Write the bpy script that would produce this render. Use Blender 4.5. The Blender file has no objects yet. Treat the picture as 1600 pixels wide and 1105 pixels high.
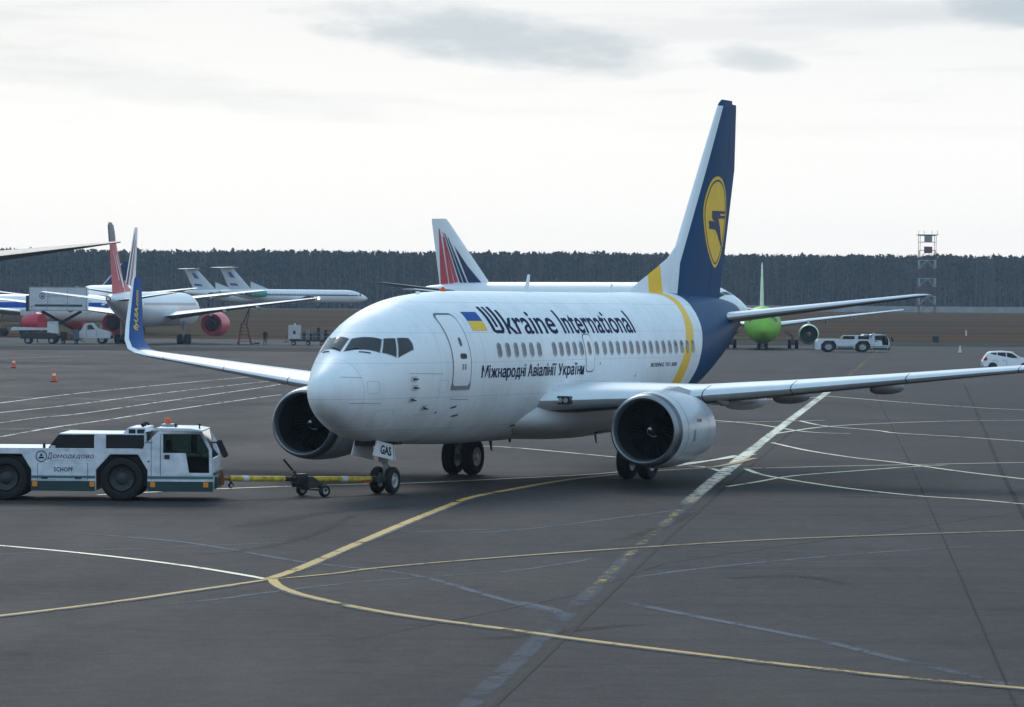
import bpy, bmesh, math, random
from mathutils import Vector, Matrix
random.seed(7)
PI = math.pi
SC = bpy.context.scene
COL = SC.collection

# ------------------------------------------------------------------ camera
F_PX, CAM_H = 5772.08, 4.682
PITCH, ROLL = 0.0126794, 0.0068479
cam_d = bpy.data.cameras.new('camera')
cam = bpy.data.objects.new('camera', cam_d); COL.objects.link(cam)
cam_d.sensor_width = 36.0
cam_d.lens = 36.0 * F_PX / 1600.0
cam_d.clip_start, cam_d.clip_end = 1.0, 12000.0
Fv = Vector((0, math.cos(PITCH), -math.sin(PITCH)))
R0 = Vector((1, 0, 0)); U0 = R0.cross(Fv)
Rv = R0 * math.cos(ROLL) + U0 * math.sin(ROLL)
Uv = -R0 * math.sin(ROLL) + U0 * math.cos(ROLL)
m = Matrix.Identity(4)
for i in range(3):
    m[i][0], m[i][1], m[i][2] = Rv[i], Uv[i], -Fv[i]
m.translation = Vector((0, 0, CAM_H))
cam.matrix_world = m
SC.camera = cam

# ------------------------------------------------------------------ sky and sun
SUN_EL, SUN_AZ = math.radians(32), math.radians(-12)      # azimuth from +Y (beyond the aircraft), to the left
W = bpy.data.worlds.new('World'); SC.world = W; W.use_nodes = True
nt = W.node_tree; nt.nodes.clear()
def nd(t, typ, **kw):
    n = t.nodes.new(typ)
    for k, v in kw.items(): setattr(n, k, v)
    return n
def math_node(t, op, a, b=None, clamp=False):
    n = nd(t, 'ShaderNodeMath', operation=op, use_clamp=clamp)
    for i, v in enumerate((a, b)):
        if v is None: continue
        if isinstance(v, (int, float)): n.inputs[i].default_value = v
        else: t.links.new(v, n.inputs[i])
    return n.outputs[0]
def ramp(t, fac, stops, interp='LINEAR'):
    n = nd(t, 'ShaderNodeValToRGB'); cr = n.color_ramp; cr.interpolation = interp
    while len(cr.elements) < len(stops): cr.elements.new(0.5)
    for e, (p, c) in zip(cr.elements, stops):
        e.position = p; e.color = (*c, 1) if len(c) == 3 else c
    t.links.new(fac, n.inputs[0]); return n.outputs[0]
def mixc(t, fac, a, b, blend='MIX'):
    n = nd(t, 'ShaderNodeMix', data_type='RGBA', blend_type=blend)
    for s, v in ((n.inputs[0], fac), (n.inputs[6], a), (n.inputs[7], b)):
        if isinstance(v, (int, float)): s.default_value = v
        elif isinstance(v, tuple): s.default_value = (*v, 1) if len(v) == 3 else v
        else: t.links.new(v, s)
    return n.outputs[2]
sky = nd(nt, 'ShaderNodeTexSky', sky_type='NISHITA', sun_disc=False, sun_elevation=SUN_EL,
         sun_rotation=SUN_AZ, air_density=1.0, dust_density=2.0, ozone_density=1.5)
geo = nd(nt, 'ShaderNodeTexCoord')
sep = nd(nt, 'ShaderNodeSeparateXYZ'); nt.links.new(geo.outputs['Generated'], sep.inputs[0])
zc = math_node(nt, 'ADD', math_node(nt, 'MAXIMUM', sep.outputs[2], 0.0), 0.035)
px = math_node(nt, 'DIVIDE', sep.outputs[0], zc); py = math_node(nt, 'DIVIDE', sep.outputs[1], zc)
cmb = nd(nt, 'ShaderNodeCombineXYZ'); nt.links.new(px, cmb.inputs[0]); nt.links.new(py, cmb.inputs[1])
n1 = nd(nt, 'ShaderNodeTexNoise'); n1.inputs['Scale'].default_value = 1.35; n1.inputs['Detail'].default_value = 7
n1.inputs['Roughness'].default_value = .52; n1.inputs['Distortion'].default_value = .3
mp = nd(nt, 'ShaderNodeMapping'); nt.links.new(cmb.outputs[0], mp.inputs[0])
mp.inputs['Location'].default_value = (3.1, 1.75, 0.0)
nt.links.new(mp.outputs[0], n1.inputs['Vector'])
# grey underside patches of the cloud deck; near the horizon the deck is seen through bright thin haze
patch = ramp(nt, n1.outputs[0], [(.50, (0, 0, 0)), (.66, (1, 1, 1))])
far = ramp(nt, sep.outputs[2], [(.035, (0, 0, 0)), (.085, (1, 1, 1))])
pf = math_node(nt, 'MULTIPLY', patch, far)
base = ramp(nt, sep.outputs[2], [(0.0, (10.5, 10.6, 10.6)), (.045, (10.1, 10.2, 10.25)), (.085, (8.9, 9.05, 9.25)), (.17, (6.5, 8.8, 11.0)), (.35, (5.5, 8.4, 11.2)), (1.0, (4.8, 7.6, 10.2))])
# low banks of grey cloud seen edge-on in the view direction (azimuth, elevation, half sizes, depth)
az = math_node(nt, 'ARCTAN2', sep.outputs[0], sep.outputs[1])
n2 = nd(nt, 'ShaderNodeTexNoise'); n2.inputs['Scale'].default_value = 55; n2.inputs['Detail'].default_value = 6; n2.inputs['Roughness'].default_value = .6
mp2 = nd(nt, 'ShaderNodeMapping'); mp2.inputs['Scale'].default_value = (1, 1, 3.2); nt.links.new(geo.outputs['Generated'], mp2.inputs[0]); nt.links.new(mp2.outputs[0], n2.inputs['Vector'])
wob = math_node(nt, 'MULTIPLY', math_node(nt, 'SUBTRACT', n2.outputs[0], .5), 3.6)
banks = None
for u, v, ru, rv, sl, k in ((765, 62, 215, 34, .10, .85), (1175, 92, 60, 17, .15, .62), (1590, 14, 90, 24, 0, 1.0), (170, 130, 230, 26, .12, .22), (1330, 22, 170, 18, 0, .3), (420, 165, 190, 16, .1, .16), (-500, 60, 300, 30, 0, .6), (2300, 80, 320, 34, 0, .7)):
    a = math_node(nt, 'MULTIPLY', math_node(nt, 'SUBTRACT', az, (u - 800) / F_PX), F_PX / ru)
    e0 = math_node(nt, 'SUBTRACT', math_node(nt, 'SUBTRACT', sep.outputs[2], (480 - v) / F_PX), math_node(nt, 'MULTIPLY', math_node(nt, 'SUBTRACT', az, (u - 800) / F_PX), -sl))
    e = math_node(nt, 'MULTIPLY', e0, F_PX / rv)
    d = math_node(nt, 'ADD', math_node(nt, 'ADD', math_node(nt, 'MULTIPLY', a, a), math_node(nt, 'MULTIPLY', e, e)), wob)
    mk = math_node(nt, 'MULTIPLY', ramp(nt, math_node(nt, 'MULTIPLY', d, .4), [(0.0, (1, 1, 1)), (1.0, (0, 0, 0))], 'EASE'), k)
    banks = mk if banks is None else math_node(nt, 'MAXIMUM', banks, mk)
base = mixc(nt, banks, base, (5.0, 5.95, 6.7))
pf = math_node(nt, 'MULTIPLY', pf, .35)
cloud = mixc(nt, pf, base, (5.8, 6.4, 6.9))
skyc = mixc(nt, 0.93, sky.outputs[0], cloud)
bg = nd(nt, 'ShaderNodeBackground'); bg.inputs[1].default_value = 0.1
nt.links.new(skyc, bg.inputs[0])
wo = nd(nt, 'ShaderNodeOutputWorld'); nt.links.new(bg.outputs[0], wo.inputs[0])
sd = bpy.data.lights.new('sun', 'SUN'); sd.energy = 1.2; sd.angle = math.radians(22); sd.color = (1, .95, .87)
so = bpy.data.objects.new('sun', sd); COL.objects.link(so)
dirv = Vector((math.sin(SUN_AZ) * math.cos(SUN_EL), math.cos(SUN_AZ) * math.cos(SUN_EL), math.sin(SUN_EL)))
so.rotation_euler = dirv.to_track_quat('Z', 'Y').to_euler()
so.location = dirv * 300
vs = SC.view_settings
vs.view_transform = 'Standard'; vs.look = 'None'; vs.exposure = 0.0; vs.gamma = 1.0; vs.use_curve_mapping = False

# ------------------------------------------------------------------ helpers
def gz(Y):                                   # the field rises gently beyond the apron
    t = min(max((Y - 500) / 450, 0), 1)
    return 3.7 * t * t * (3 - 2 * t)
def ray(u, v):                               # photo coordinates (1600 wide) -> direction
    d = Fv + Rv * ((u - 800) / F_PX) - Uv * ((v - 552.5) / F_PX)
    return d
def gp(u, v, z=0.0):
    d = ray(u, v); t = (z - CAM_H) / d.z
    return Vector((d.x * t, d.y * t, z))
def at(u, Y, z=None):                        # ground point at distance Y under column u
    d = ray(u, 480); t = Y / d.y
    return Vector((d.x * t, Y, gz(Y) if z is None else z))

class MB:
    def __init__(s): s.v = []; s.f = []; s.m = []
    def add(s, vs, fs, mat=0):
        o = len(s.v); s.v += [tuple(p) for p in vs]
        for f in fs: s.f.append(tuple(i + o for i in f)); s.m.append(mat)
        return s
    def box(s, x0, x1, y0, y1, z0, z1, mat=0):
        vs = [(x, y, z) for z in (z0, z1) for y in (y0, y1) for x in (x0, x1)]
        return s.add(vs, [(0, 2, 3, 1), (4, 5, 7, 6), (0, 1, 5, 4), (2, 6, 7, 3), (0, 4, 6, 2), (1, 3, 7, 5)], mat)
    def loft(s, rings, cap=(True, True), closed=True, mat=0, matf=None):
        n = len(rings[0]); vs = [p for r in rings for p in r]; o = len(s.v); s.v += [tuple(p) for p in vs]
        for i in range(len(rings) - 1):
            for j in range(n if closed else n - 1):
                k = (j + 1) % n
                s.f.append((o + i * n + j, o + i * n + k, o + (i + 1) * n + k, o + (i + 1) * n + j))
                s.m.append(matf(i, j) if matf else mat)
        if cap[0]: s.f.append(tuple(o + j for j in reversed(range(n)))); s.m.append(mat)
        if cap[1]: s.f.append(tuple(o + (len(rings) - 1) * n + j for j in range(n))); s.m.append(mat)
        return s
    def cyl(s, p, q, r0, r1=None, n=12, mat=0, cap=(True, True)):
        p, q = Vector(p), Vector(q); r1 = r0 if r1 is None else r1
        d = (q - p).normalized(); a = d.orthogonal().normalized(); b = d.cross(a)
        rg = [[c + (a * math.cos(t) + b * math.sin(t)) * r for t in [2 * PI * k / n for k in range(n)]] for c, r in ((p, r0), (q, r1))]
        return s.loft(rg, cap, True, mat)
    def tube(s, pts, r, n=6, mat=0):
        for a, b in zip(pts[:-1], pts[1:]): s.cyl(a, b, r, r, n, mat)
        return s
    def lathe(s, prof, o=(0, 0, 0), axis='x', n=24, mat=0, matf=None, cap=(False, False), ys=1.0, zs=1.0, flat=0.0):
        rings = []
        for a, r in prof:
            ring = []
            for k in range(n):
                t = 2 * PI * k / n; c, sn = math.cos(t) * r * ys, math.sin(t) * r * zs
                if sn < 0: sn *= 1 - flat
                if axis == 'x': ring.append((o[0] + a, o[1] + c, o[2] + sn))
                elif axis == 'y': ring.append((o[0] + c, o[1] + a, o[2] + sn))
                else: ring.append((o[0] + c, o[1] + sn, o[2] + a))
            rings.append(ring)
        return s.loft(rings, cap, True, mat, matf)
    def prism(s, poly, y0, y1, mat=0):       # polygon in x,z extruded along y
        n = len(poly); vs = [(x, y0, z) for x, z in poly] + [(x, y1, z) for x, z in poly]
        fs = [tuple(range(n)), tuple(reversed(range(n, 2 * n)))] + [(i, i + n, (i + 1) % n + n, (i + 1) % n) for i in range(n)]
        return s.add(vs, fs, mat)
    def build(s, name, mats, parent=None, smooth=35, bevel=0, recalc=True):
        me = bpy.data.meshes.new(name); me.from_pydata(s.v, [], s.f)
        mats = mats if isinstance(mats, (list, tuple)) else [mats]
        for mt in mats: me.materials.append(mt)
        me.polygons.foreach_set('material_index', s.m)
        if recalc or bevel:
            b = bmesh.new(); b.from_mesh(me)
            bmesh.ops.remove_doubles(b, verts=b.verts, dist=1e-5)
            if recalc: bmesh.ops.recalc_face_normals(b, faces=b.faces)
            if bevel:
                es = [e for e in b.edges if len(e.link_faces) == 2 and e.calc_face_angle(0) > .5]
                bmesh.ops.bevel(b, geom=es, offset=bevel, segments=2, affect='EDGES', clamp_overlap=True)
            b.to_mesh(me); b.free()
        if smooth:
            me.polygons.foreach_set('use_smooth', [True] * len(me.polygons))
            me.set_sharp_from_angle(angle=math.radians(smooth))
        me.update()
        return link(name, me, parent)
def link(name, me, parent=None):
    o = bpy.data.objects.new(name, me); COL.objects.link(o)
    if parent is not None: o.parent = parent
    return o
def empty(name, label, cat, loc=(0, 0, 0), rz=0, group=None, scale=1):
    o = bpy.data.objects.new(name, None); COL.objects.link(o)
    o.location = loc; o.rotation_euler = (0, 0, rz); o.scale = (scale,) * 3; o.empty_display_size = .5
    return tag(o, label, cat, group)
def tag(o, label=None, cat=None, group=None, kind=None):
    for k, v in (('label', label), ('category', cat), ('group', group), ('kind', kind)):
        if v: o[k] = v
    return o
def copy_tree(o, parent=None):
    c = o.copy(); COL.objects.link(c)
    if parent is not None: c.parent = parent
    for ch in list(o.children): copy_tree(ch, c)
    return c

# ------------------------------------------------------------------ materials
def new_mat(name):
    mt = bpy.data.materials.new(name); mt.use_nodes = True
    t = mt.node_tree; return mt, t, t.nodes['Principled BSDF']
def mat(name, col, rough=.5, metal=0.0, var=.10, scale=2.0, spec=.4, coat=0.0, bump=0.0, bscale=40, stretch=(1, 1, 1), emit=0):
    mt, t, b = new_mat(name)
    tc = nd(t, 'ShaderNodeTexCoord'); mpn = nd(t, 'ShaderNodeMapping'); mpn.inputs['Scale'].default_value = stretch
    t.links.new(tc.outputs['Object'], mpn.inputs[0])
    n = nd(t, 'ShaderNodeTexNoise'); n.inputs['Scale'].default_value = scale; n.inputs['Detail'].default_value = 6
    t.links.new(mpn.outputs[0], n.inputs['Vector'])
    lo = tuple(c * (1 - var) for c in col); hi = tuple(min(1, c * (1 + var * .6)) for c in col)
    t.links.new(ramp(t, n.outputs[0], [(.3, lo), (.7, hi)]), b.inputs['Base Color'])
    r2 = ramp(t, n.outputs[0], [(.3, (rough * .94,) * 3), (.7, (min(1, rough * 1.06),) * 3)])
    t.links.new(r2, b.inputs['Roughness'])
    b.inputs['Metallic'].default_value = metal; b.inputs['Specular IOR Level'].default_value = spec
    b.inputs['Coat Weight'].default_value = coat; b.inputs['Coat Roughness'].default_value = .12
    if bump:
        n2 = nd(t, 'ShaderNodeTexNoise'); n2.inputs['Scale'].default_value = bscale; t.links.new(tc.outputs['Object'], n2.inputs['Vector'])
        bp = nd(t, 'ShaderNodeBump'); bp.inputs['Strength'].default_value = bump; bp.inputs['Distance'].default_value = .02
        t.links.new(n2.outputs[0], bp.inputs['Height']); t.links.new(bp.outputs[0], b.inputs['Normal'])
    if emit:
        b.inputs['Emission Color'].default_value = (*col, 1); b.inputs['Emission Strength'].default_value = emit
    return mt
NAVY = (.006, .022, .085); BLUE = (.001, .050, .135); YEL = (.86, .53, .05)
M = dict(
    white=mat('white_paint', (.78, .80, .82), .4, coat=.15, var=.04, scale=.6),
    offwhite=mat('aged_white_paint', (.62, .64, .66), .45, var=.12),
    navy=mat('navy_paint', NAVY, .5, spec=.25), blue=mat('blue_paint', (.003, .06, .24), .5, spec=.2, var=.15),
    yellow=mat('yellow_paint', YEL, .55, spec=.2, var=.08),
    flagblue=mat('flag_blue', (.006, .07, .33), .5, spec=.15), letter=mat('navy_lettering', (.005, .012, .055), .6, spec=.08),
    wing=mat('wing_grey', (.44, .47, .50), .38, var=.10, coat=.15), wingshade=mat('wing_grey_shaded', (.13, .135, .15), .5, var=.15),  # second grey has the shade of undersides painted into its colour
    alu=mat('polished_leading_edge', (.66, .69, .72), .42, metal=.3, var=.06),
    nac=mat('nacelle_grey', (.46, .49, .52), .34, coat=.25, var=.08), lip=mat('intake_lip_metal', (.26, .27, .29), .4, metal=.8, var=.12),
    dark=mat('dark_metal', (.03, .032, .036), .5, metal=.3, var=.3), black=mat('matt_black', (.010, .010, .012), .65, var=.3),
    inlet=mat('intake_liner', (.014, .015, .017), .6, var=.2), fan=mat('fan_blade_metal', (.022, .023, .026), .4, metal=.6, var=.2),
    tyre=mat('tyre_rubber', (.014, .014, .015), .82, var=.35, scale=9, bump=.25), rim=mat('wheel_rim_grey', (.36, .38, .40), .45, metal=.3, var=.25, scale=9),
    strut=mat('gear_strut_grey', (.30, .31, .32), .42, metal=.2, var=.25, scale=8),
    glass=mat('cockpit_glass', (.008, .011, .014), .08, var=.1, spec=.6), pane=mat('cabin_window_pane', (.045, .052, .065), .15, var=.35, scale=.9, spec=.5),
    seam=mat('door_seam_grey', (.10, .12, .15), .6, var=.25), grey=mat('mid_grey_paint', (.25, .26, .27), .5, var=.2),
    red=mat('red_paint', (.52, .03, .05), .38, coat=.2, var=.15), redpink=mat('faded_red_paint', (.62, .08, .10), .4, var=.15),
    green=mat('bright_green_paint', (.20, .46, .035), .55, coat=.0, var=.15), palegreen=mat('pale_green_white_paint', (.55, .70, .45), .4, var=.25),
    teal=mat('dark_teal_paint', (.010, .045, .05), .4, var=.15), tealmid=mat('teal_stripe', (.05, .15, .17), .4),
    tug=mat('tractor_white_paint', (.60, .65, .71), .4, coat=.15, var=.20, scale=5), orange=mat('amber_lens', (.75, .26, .02), .3, var=.15),
    beacon=mat('orange_beacon_lens', (.75, .09, .012), .25, var=.1), cabglass=mat('cab_glass', (.02, .035, .035), .07, var=.35, scale=3, spec=.7),
    seat=mat('seat_fabric', (.03, .03, .035), .85), yelbar=mat('worn_yellow_bar', (.55, .40, .035), .5, var=.45, scale=9),
    rust=mat('rusty_orange_metal', (.24, .085, .03), .7, var=.4, scale=14), cone=mat('orange_cone_plastic', (.72, .10, .03), .5, var=.1),
    carwhite=mat('car_white_paint', (.72, .74, .76), .22, coat=.7, var=.03), ilgreen=mat('dark_green_paint', (.03, .28, .17), .4, var=.2),
    jeans=mat('work_trousers', (.015, .016, .022), .9), jacket=mat('work_jacket', (.02, .022, .03), .9), skin=mat('skin', (.45, .27, .2), .6),
    tail=mat('tail_light_red', (.45, .02, .02), .3), lampw=mat('lamp_lens', (.8, .75, .6), .2), palegrey=mat('pale_grey_panel', (.55, .57, .60), .45, var=.10),
    winglight=mat('lit_navigation_lamp', (1.0, .72, .45), .3, emit=5), oliv=mat('olive_grey_paint', (.10, .105, .09), .5, var=.15),
    mast_red=mat('mast_red_paint', (.13, .035, .045), .6, var=.25), mast_white=mat('mast_white_paint', (.40, .43, .46), .6, var=.2),
    trunk=mat('tree_bark', (.095, .078, .068), .9, var=.45, scale=.6), concrete=mat('concrete', (.30, .30, .29), .9, var=.2, scale=.4),
)

def clear_glass(name, tint):
    mt, t, b = new_mat(name); out = [n for n in t.nodes if n.type == 'OUTPUT_MATERIAL'][0]
    tr = nd(t, 'ShaderNodeBsdfTransparent'); tr.inputs[0].default_value = (*tint, 1); gl = nd(t, 'ShaderNodeBsdfGlossy'); gl.inputs['Roughness'].default_value = .04
    fr = nd(t, 'ShaderNodeFresnel'); fr.inputs[0].default_value = 1.5; mx = nd(t, 'ShaderNodeMixShader')
    t.links.new(fr.outputs[0], mx.inputs[0]); t.links.new(tr.outputs[0], mx.inputs[1]); t.links.new(gl.outputs[0], mx.inputs[2]); t.links.new(mx.outputs[0], out.inputs['Surface']); return mt
M['clear'] = clear_glass('tinted_cab_glass', (.50, .60, .57))
def livery():                                # white body, yellow band and navy tail that bow with height
    mt, t, b = new_mat('airliner_livery')
    tc = nd(t, 'ShaderNodeTexCoord'); sp = nd(t, 'ShaderNodeSeparateXYZ'); t.links.new(tc.outputs['Object'], sp.inputs[0])
    zz = math_node(t, 'DIVIDE', math_node(t, 'SUBTRACT', sp.outputs[2], 1.0), 4.3, True)
    def curve(pts):
        n = nd(t, 'ShaderNodeFloatCurve'); c = n.mapping.curves[0]
        pts = [((z - 1) / 4.3, (x - 18) / 8) for z, x in pts]
        c.points[0].location = pts[0]; c.points[1].location = pts[-1]
        for p in pts[1:-1]: c.points.new(*p)
        n.mapping.update(); t.links.new(zz, n.inputs['Value'])
        return math_node(t, 'ADD', math_node(t, 'MULTIPLY', n.outputs[0], 8.0), 18.0)
    g1 = curve([(1.0, 18.6), (2.34, 19.72), (2.88, 20.16), (3.24, 20.5), (3.61, 20.8), (4.19, 21.32), (4.52, 21.66), (4.88, 22.05), (5.3, 22.4)])
    g2 = curve([(1.0, 19.4), (2.34, 20.52), (2.91, 20.95), (3.27, 21.24), (3.6, 21.5), (4.19, 21.95), (4.49, 22.15), (4.82, 22.5), (5.3, 23.3)])
    g3 = curve([(1.0, 20.3), (2.34, 21.45), (2.93, 22.0), (3.3, 22.2), (3.6, 22.37), (4.19, 22.73), (4.45, 22.88), (4.75, 23.15), (5.3, 24.2)])
    n = nd(t, 'ShaderNodeTexNoise'); n.inputs['Scale'].default_value = 1.2; n.inputs['Detail'].default_value = 8
    mpn = nd(t, 'ShaderNodeMapping'); mpn.inputs['Scale'].default_value = (.9, .9, .45); t.links.new(tc.outputs['Object'], mpn.inputs[0]); t.links.new(mpn.outputs[0], n.inputs['Vector'])
    wh = ramp(t, n.outputs[0], [(.25, (.70, .735, .765)), (.5, (.77, .81, .84)), (.8, (.80, .835, .86))])
    # skin joints: lap seams along the body, frame joints round it
    def line(c, at_, w):
        return math_node(t, 'LESS_THAN', math_node(t, 'ABSOLUTE', math_node(t, 'SUBTRACT', c, at_)), w)
    seam = None
    for zv in (4.02, 3.28, 2.42, 1.62, 4.78):
        l = line(sp.outputs[2], zv, .006); seam = l if seam is None else math_node(t, 'MAXIMUM', seam, l)
    for xv in (1.66, 4.45, 6.6, 8.9, 12.2, 15.6, 18.6):
        seam = math_node(t, 'MAXIMUM', seam, line(sp.outputs[0], xv, .007))
    wh = mixc(t, math_node(t, 'MULTIPLY', seam, .5), wh, (.30, .33, .37))
    fr_ = math_node(t, 'FRACT', math_node(t, 'DIVIDE', sp.outputs[0], 1.016))
    wh = mixc(t, math_node(t, 'MULTIPLY', math_node(t, 'LESS_THAN', fr_, .012), .22), wh, (.35, .38, .42))
    ns = nd(t, 'ShaderNodeTexNoise'); ns.inputs['Scale'].default_value = 3.2; ns.inputs['Detail'].default_value = 7; ns.inputs['Roughness'].default_value = .65
    ms = nd(t, 'ShaderNodeMapping'); ms.inputs['Scale'].default_value = (1, 1, .16); t.links.new(tc.outputs['Object'], ms.inputs[0]); t.links.new(ms.outputs[0], ns.inputs['Vector'])
    wh = mixc(t, .45, wh, ramp(t, ns.outputs[0], [(.34, (.84, .84, .83)), (.50, (1, 1, 1))]), 'MULTIPLY')
    n5 = nd(t, 'ShaderNodeTexNoise'); n5.inputs['Scale'].default_value = 1.6; n5.inputs['Detail'].default_value = 9; t.links.new(tc.outputs['Object'], n5.inputs['Vector'])
    low = ramp(t, zz, [(.02, (1, 1, 1)), (.42, (0, 0, 0))])       # oil and wheel spray stain the belly skin
    wh = mixc(t, math_node(t, 'MULTIPLY', low, ramp(t, n5.outputs[0], [(.42, (0, 0, 0)), (.72, (.35, .35, .35))])), wh, (.30, .28, .25))
    def gt(g): return math_node(t, 'GREATER_THAN', sp.outputs[0], g)
    c1 = mixc(t, gt(g1), wh, YEL); c2 = mixc(t, gt(g2), c1, wh)
    nb = ramp(t, n.outputs[0], [(.3, tuple(c * .8 for c in BLUE)), (.7, tuple(c * 1.2 for c in BLUE))])
    c3 = mixc(t, gt(g3), c2, nb)
    tipm = gt(29.25); c4 = mixc(t, tipm, c3, (.35, .37, .4))
    t.links.new(c4, b.inputs['Base Color'])
    nb_ = math_node(t, 'SUBTRACT', 1.0, math_node(t, 'MULTIPLY', gt(g3), .6))
    b.inputs['Roughness'].default_value = .5; b.inputs['Coat Roughness'].default_value = .2
    t.links.new(math_node(t, 'MULTIPLY', nb_, .05), b.inputs['Coat Weight']); t.links.new(math_node(t, 'MULTIPLY', nb_, .28), b.inputs['Specular IOR Level'])
    bn = nd(t, 'ShaderNodeTexNoise'); bn.inputs['Scale'].default_value = .8; bn.inputs['Detail'].default_value = 2
    t.links.new(tc.outputs['Object'], bn.inputs['Vector'])
    bp = nd(t, 'ShaderNodeBump'); bp.inputs['Strength'].default_value = .06; bp.inputs['Distance'].default_value = .05
    t.links.new(bn.outputs[0], bp.inputs['Height']); t.links.new(bp.outputs[0], b.inputs['Normal']); t.links.new(bp.outputs[0], b.inputs['Coat Normal'])
    return mt
M['darkrim'] = mat('dark_wheel_rim', (.035, .038, .042), .6, var=.3, scale=9)
M['pane2'] = mat('window_with_blind_half_down', (.10, .11, .12), .2, var=.5, scale=2.5)
M['livery'] = livery()
def fin_livery():
    mt, t, b = new_mat('fin_livery')
    tc = nd(t, 'ShaderNodeTexCoord'); sp = nd(t, 'ShaderNodeSeparateXYZ'); t.links.new(tc.outputs['Object'], sp.inputs[0])
    X, Z = sp.outputs[0], sp.outputs[2]
    le = math_node(t, 'ADD', math_node(t, 'MULTIPLY', Z, .79), 28.36 - .79 * 11 + .30)
    lo = math_node(t, 'ADD', math_node(t, 'MULTIPLY', Z, .405), 24.37 - .405 * 5.15)
    isb = math_node(t, 'GREATER_THAN', X, math_node(t, 'MAXIMUM', le, lo))
    isb = math_node(t, 'MAXIMUM', isb, math_node(t, 'GREATER_THAN', Z, 10.93))
    ys = math_node(t, 'MULTIPLY', math_node(t, 'GREATER_THAN', X, 22.38), math_node(t, 'LESS_THAN', X, 23.38))
    n = nd(t, 'ShaderNodeTexNoise'); n.inputs['Scale'].default_value = .9; n.inputs['Detail'].default_value = 5; t.links.new(tc.outputs['Object'], n.inputs['Vector'])
    bl = ramp(t, n.outputs[0], [(.3, tuple(c * .85 for c in BLUE)), (.7, tuple(c * 1.12 for c in BLUE))])
    c = mixc(t, ys, (.74, .77, .80), YEL); c = mixc(t, isb, c, bl)
    t.links.new(c, b.inputs['Base Color']); b.inputs['Roughness'].default_value = .5; b.inputs['Specular IOR Level'].default_value = .08
    return mt
M['fin'] = fin_livery()

def world_mat(name, fn, rough=.9, spec=.3, bump=0, bsc=3.0):
    mt, t, b = new_mat(name)
    g = nd(t, 'ShaderNodeNewGeometry')
    def noise(scale, st=(1, 1, 1), detail=6, loc=(0, 0, 0), rg=.55):
        mpn = nd(t, 'ShaderNodeMapping'); mpn.inputs['Scale'].default_value = st; mpn.inputs['Location'].default_value = loc
        t.links.new(g.outputs['Position'], mpn.inputs[0])
        n = nd(t, 'ShaderNodeTexNoise'); n.inputs['Scale'].default_value = scale; n.inputs['Detail'].default_value = detail; n.inputs['Roughness'].default_value = rg
        t.links.new(mpn.outputs[0], n.inputs['Vector']); return n.outputs[0]
    out = fn(t, noise, g)
    col, rg = out if isinstance(out, tuple) else (out, None)
    t.links.new(col, b.inputs['Base Color']); b.inputs['Roughness'].default_value = rough; b.inputs['Specular IOR Level'].default_value = spec
    if rg is not None: t.links.new(rg, b.inputs['Roughness'])
    if bump:
        bp = nd(t, 'ShaderNodeBump'); bp.inputs['Strength'].default_value = bump; bp.inputs['Distance'].default_value = .03
        t.links.new(noise(bsc, detail=8), bp.inputs['Height']); t.links.new(bp.outputs[0], b.inputs['Normal'])
    return mt
def f_asphalt(t, noise, g):
    big = noise(.03, (1, .45, 1), 4); mid = noise(.22, (1, .30, 1), 8, (7, 3, 0), .65); fine = noise(2.6, (1, .8, 1), 10, (1, 9, 0), .78)
    grit = noise(22, (1, 1, 1), 4, (2, 2, 0), .85)
    c = ramp(t, big, [(.3, (.047, .0390, .0385)), (.7, (.057, .0475, .0470))])
    c = mixc(t, .5, c, ramp(t, mid, [(.28, (.5, .5, .52)), (.5, (.92, .92, .92)), (.75, (1.2, 1.18, 1.16))]), 'MULTIPLY')
    c = mixc(t, .6, c, ramp(t, fine, [(.32, (.45, .45, .46)), (.5, (.95, .95, .95)), (.68, (1.5, 1.48, 1.45))]), 'MULTIPLY')
    c = mixc(t, .7, c, ramp(t, grit, [(.36, (.3, .3, .3)), (.64, (1.7, 1.7, 1.7))]), 'MULTIPLY')
    st = noise(.45, (.10, 1.1, 1), 6, (11, 4, 0), .62)          # long tyre smears along the taxi direction
    c = mixc(t, .65, c, ramp(t, st, [(.34, (.62, .62, .65)), (.46, (1, 1, 1)), (.60, (1, 1, 1)), (.72, (1.10, 1.09, 1.08))]), 'MULTIPLY')
    sp_ = noise(.9, (1, .7, 1), 3, (31, 17, 0), .5)             # oil drips
    c = mixc(t, .8, c, ramp(t, sp_, [(.70, (1, 1, 1)), (.76, (.45, .45, .47))]), 'MULTIPLY')
    cr = noise(.16, (.35, 1.6, 1), 12, (5, 25, 0), .6)           # hairline cracks where the noise crosses its middle value
    c = mixc(t, .55, c, ramp(t, cr, [(.494, (1, 1, 1)), (.4985, (.35, .35, .36)), (.5015, (.35, .35, .36)), (.506, (1, 1, 1))]), 'MULTIPLY')
    return c, ramp(t, mid, [(.3, (.70,) * 3), (.7, (.86,) * 3)])
M['asphalt'] = world_mat('asphalt', f_asphalt, .8, .07, .3, 9)
def f_road(t, noise, g):
    a = noise(.06, (.35, 2, 1), 6); b = noise(.8, (1, .6, 1), 6)
    c = ramp(t, a, [(.3, (.055, .05, .05)), (.55, (.08, .073, .070)), (.7, (.105, .097, .092))])
    return mixc(t, .4, c, ramp(t, b, [(.3, (.6, .6, .6)), (.7, (1.3, 1.3, 1.3))]), 'MULTIPLY')
M['road'] = world_mat('road', f_road, .9, .08)
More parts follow.
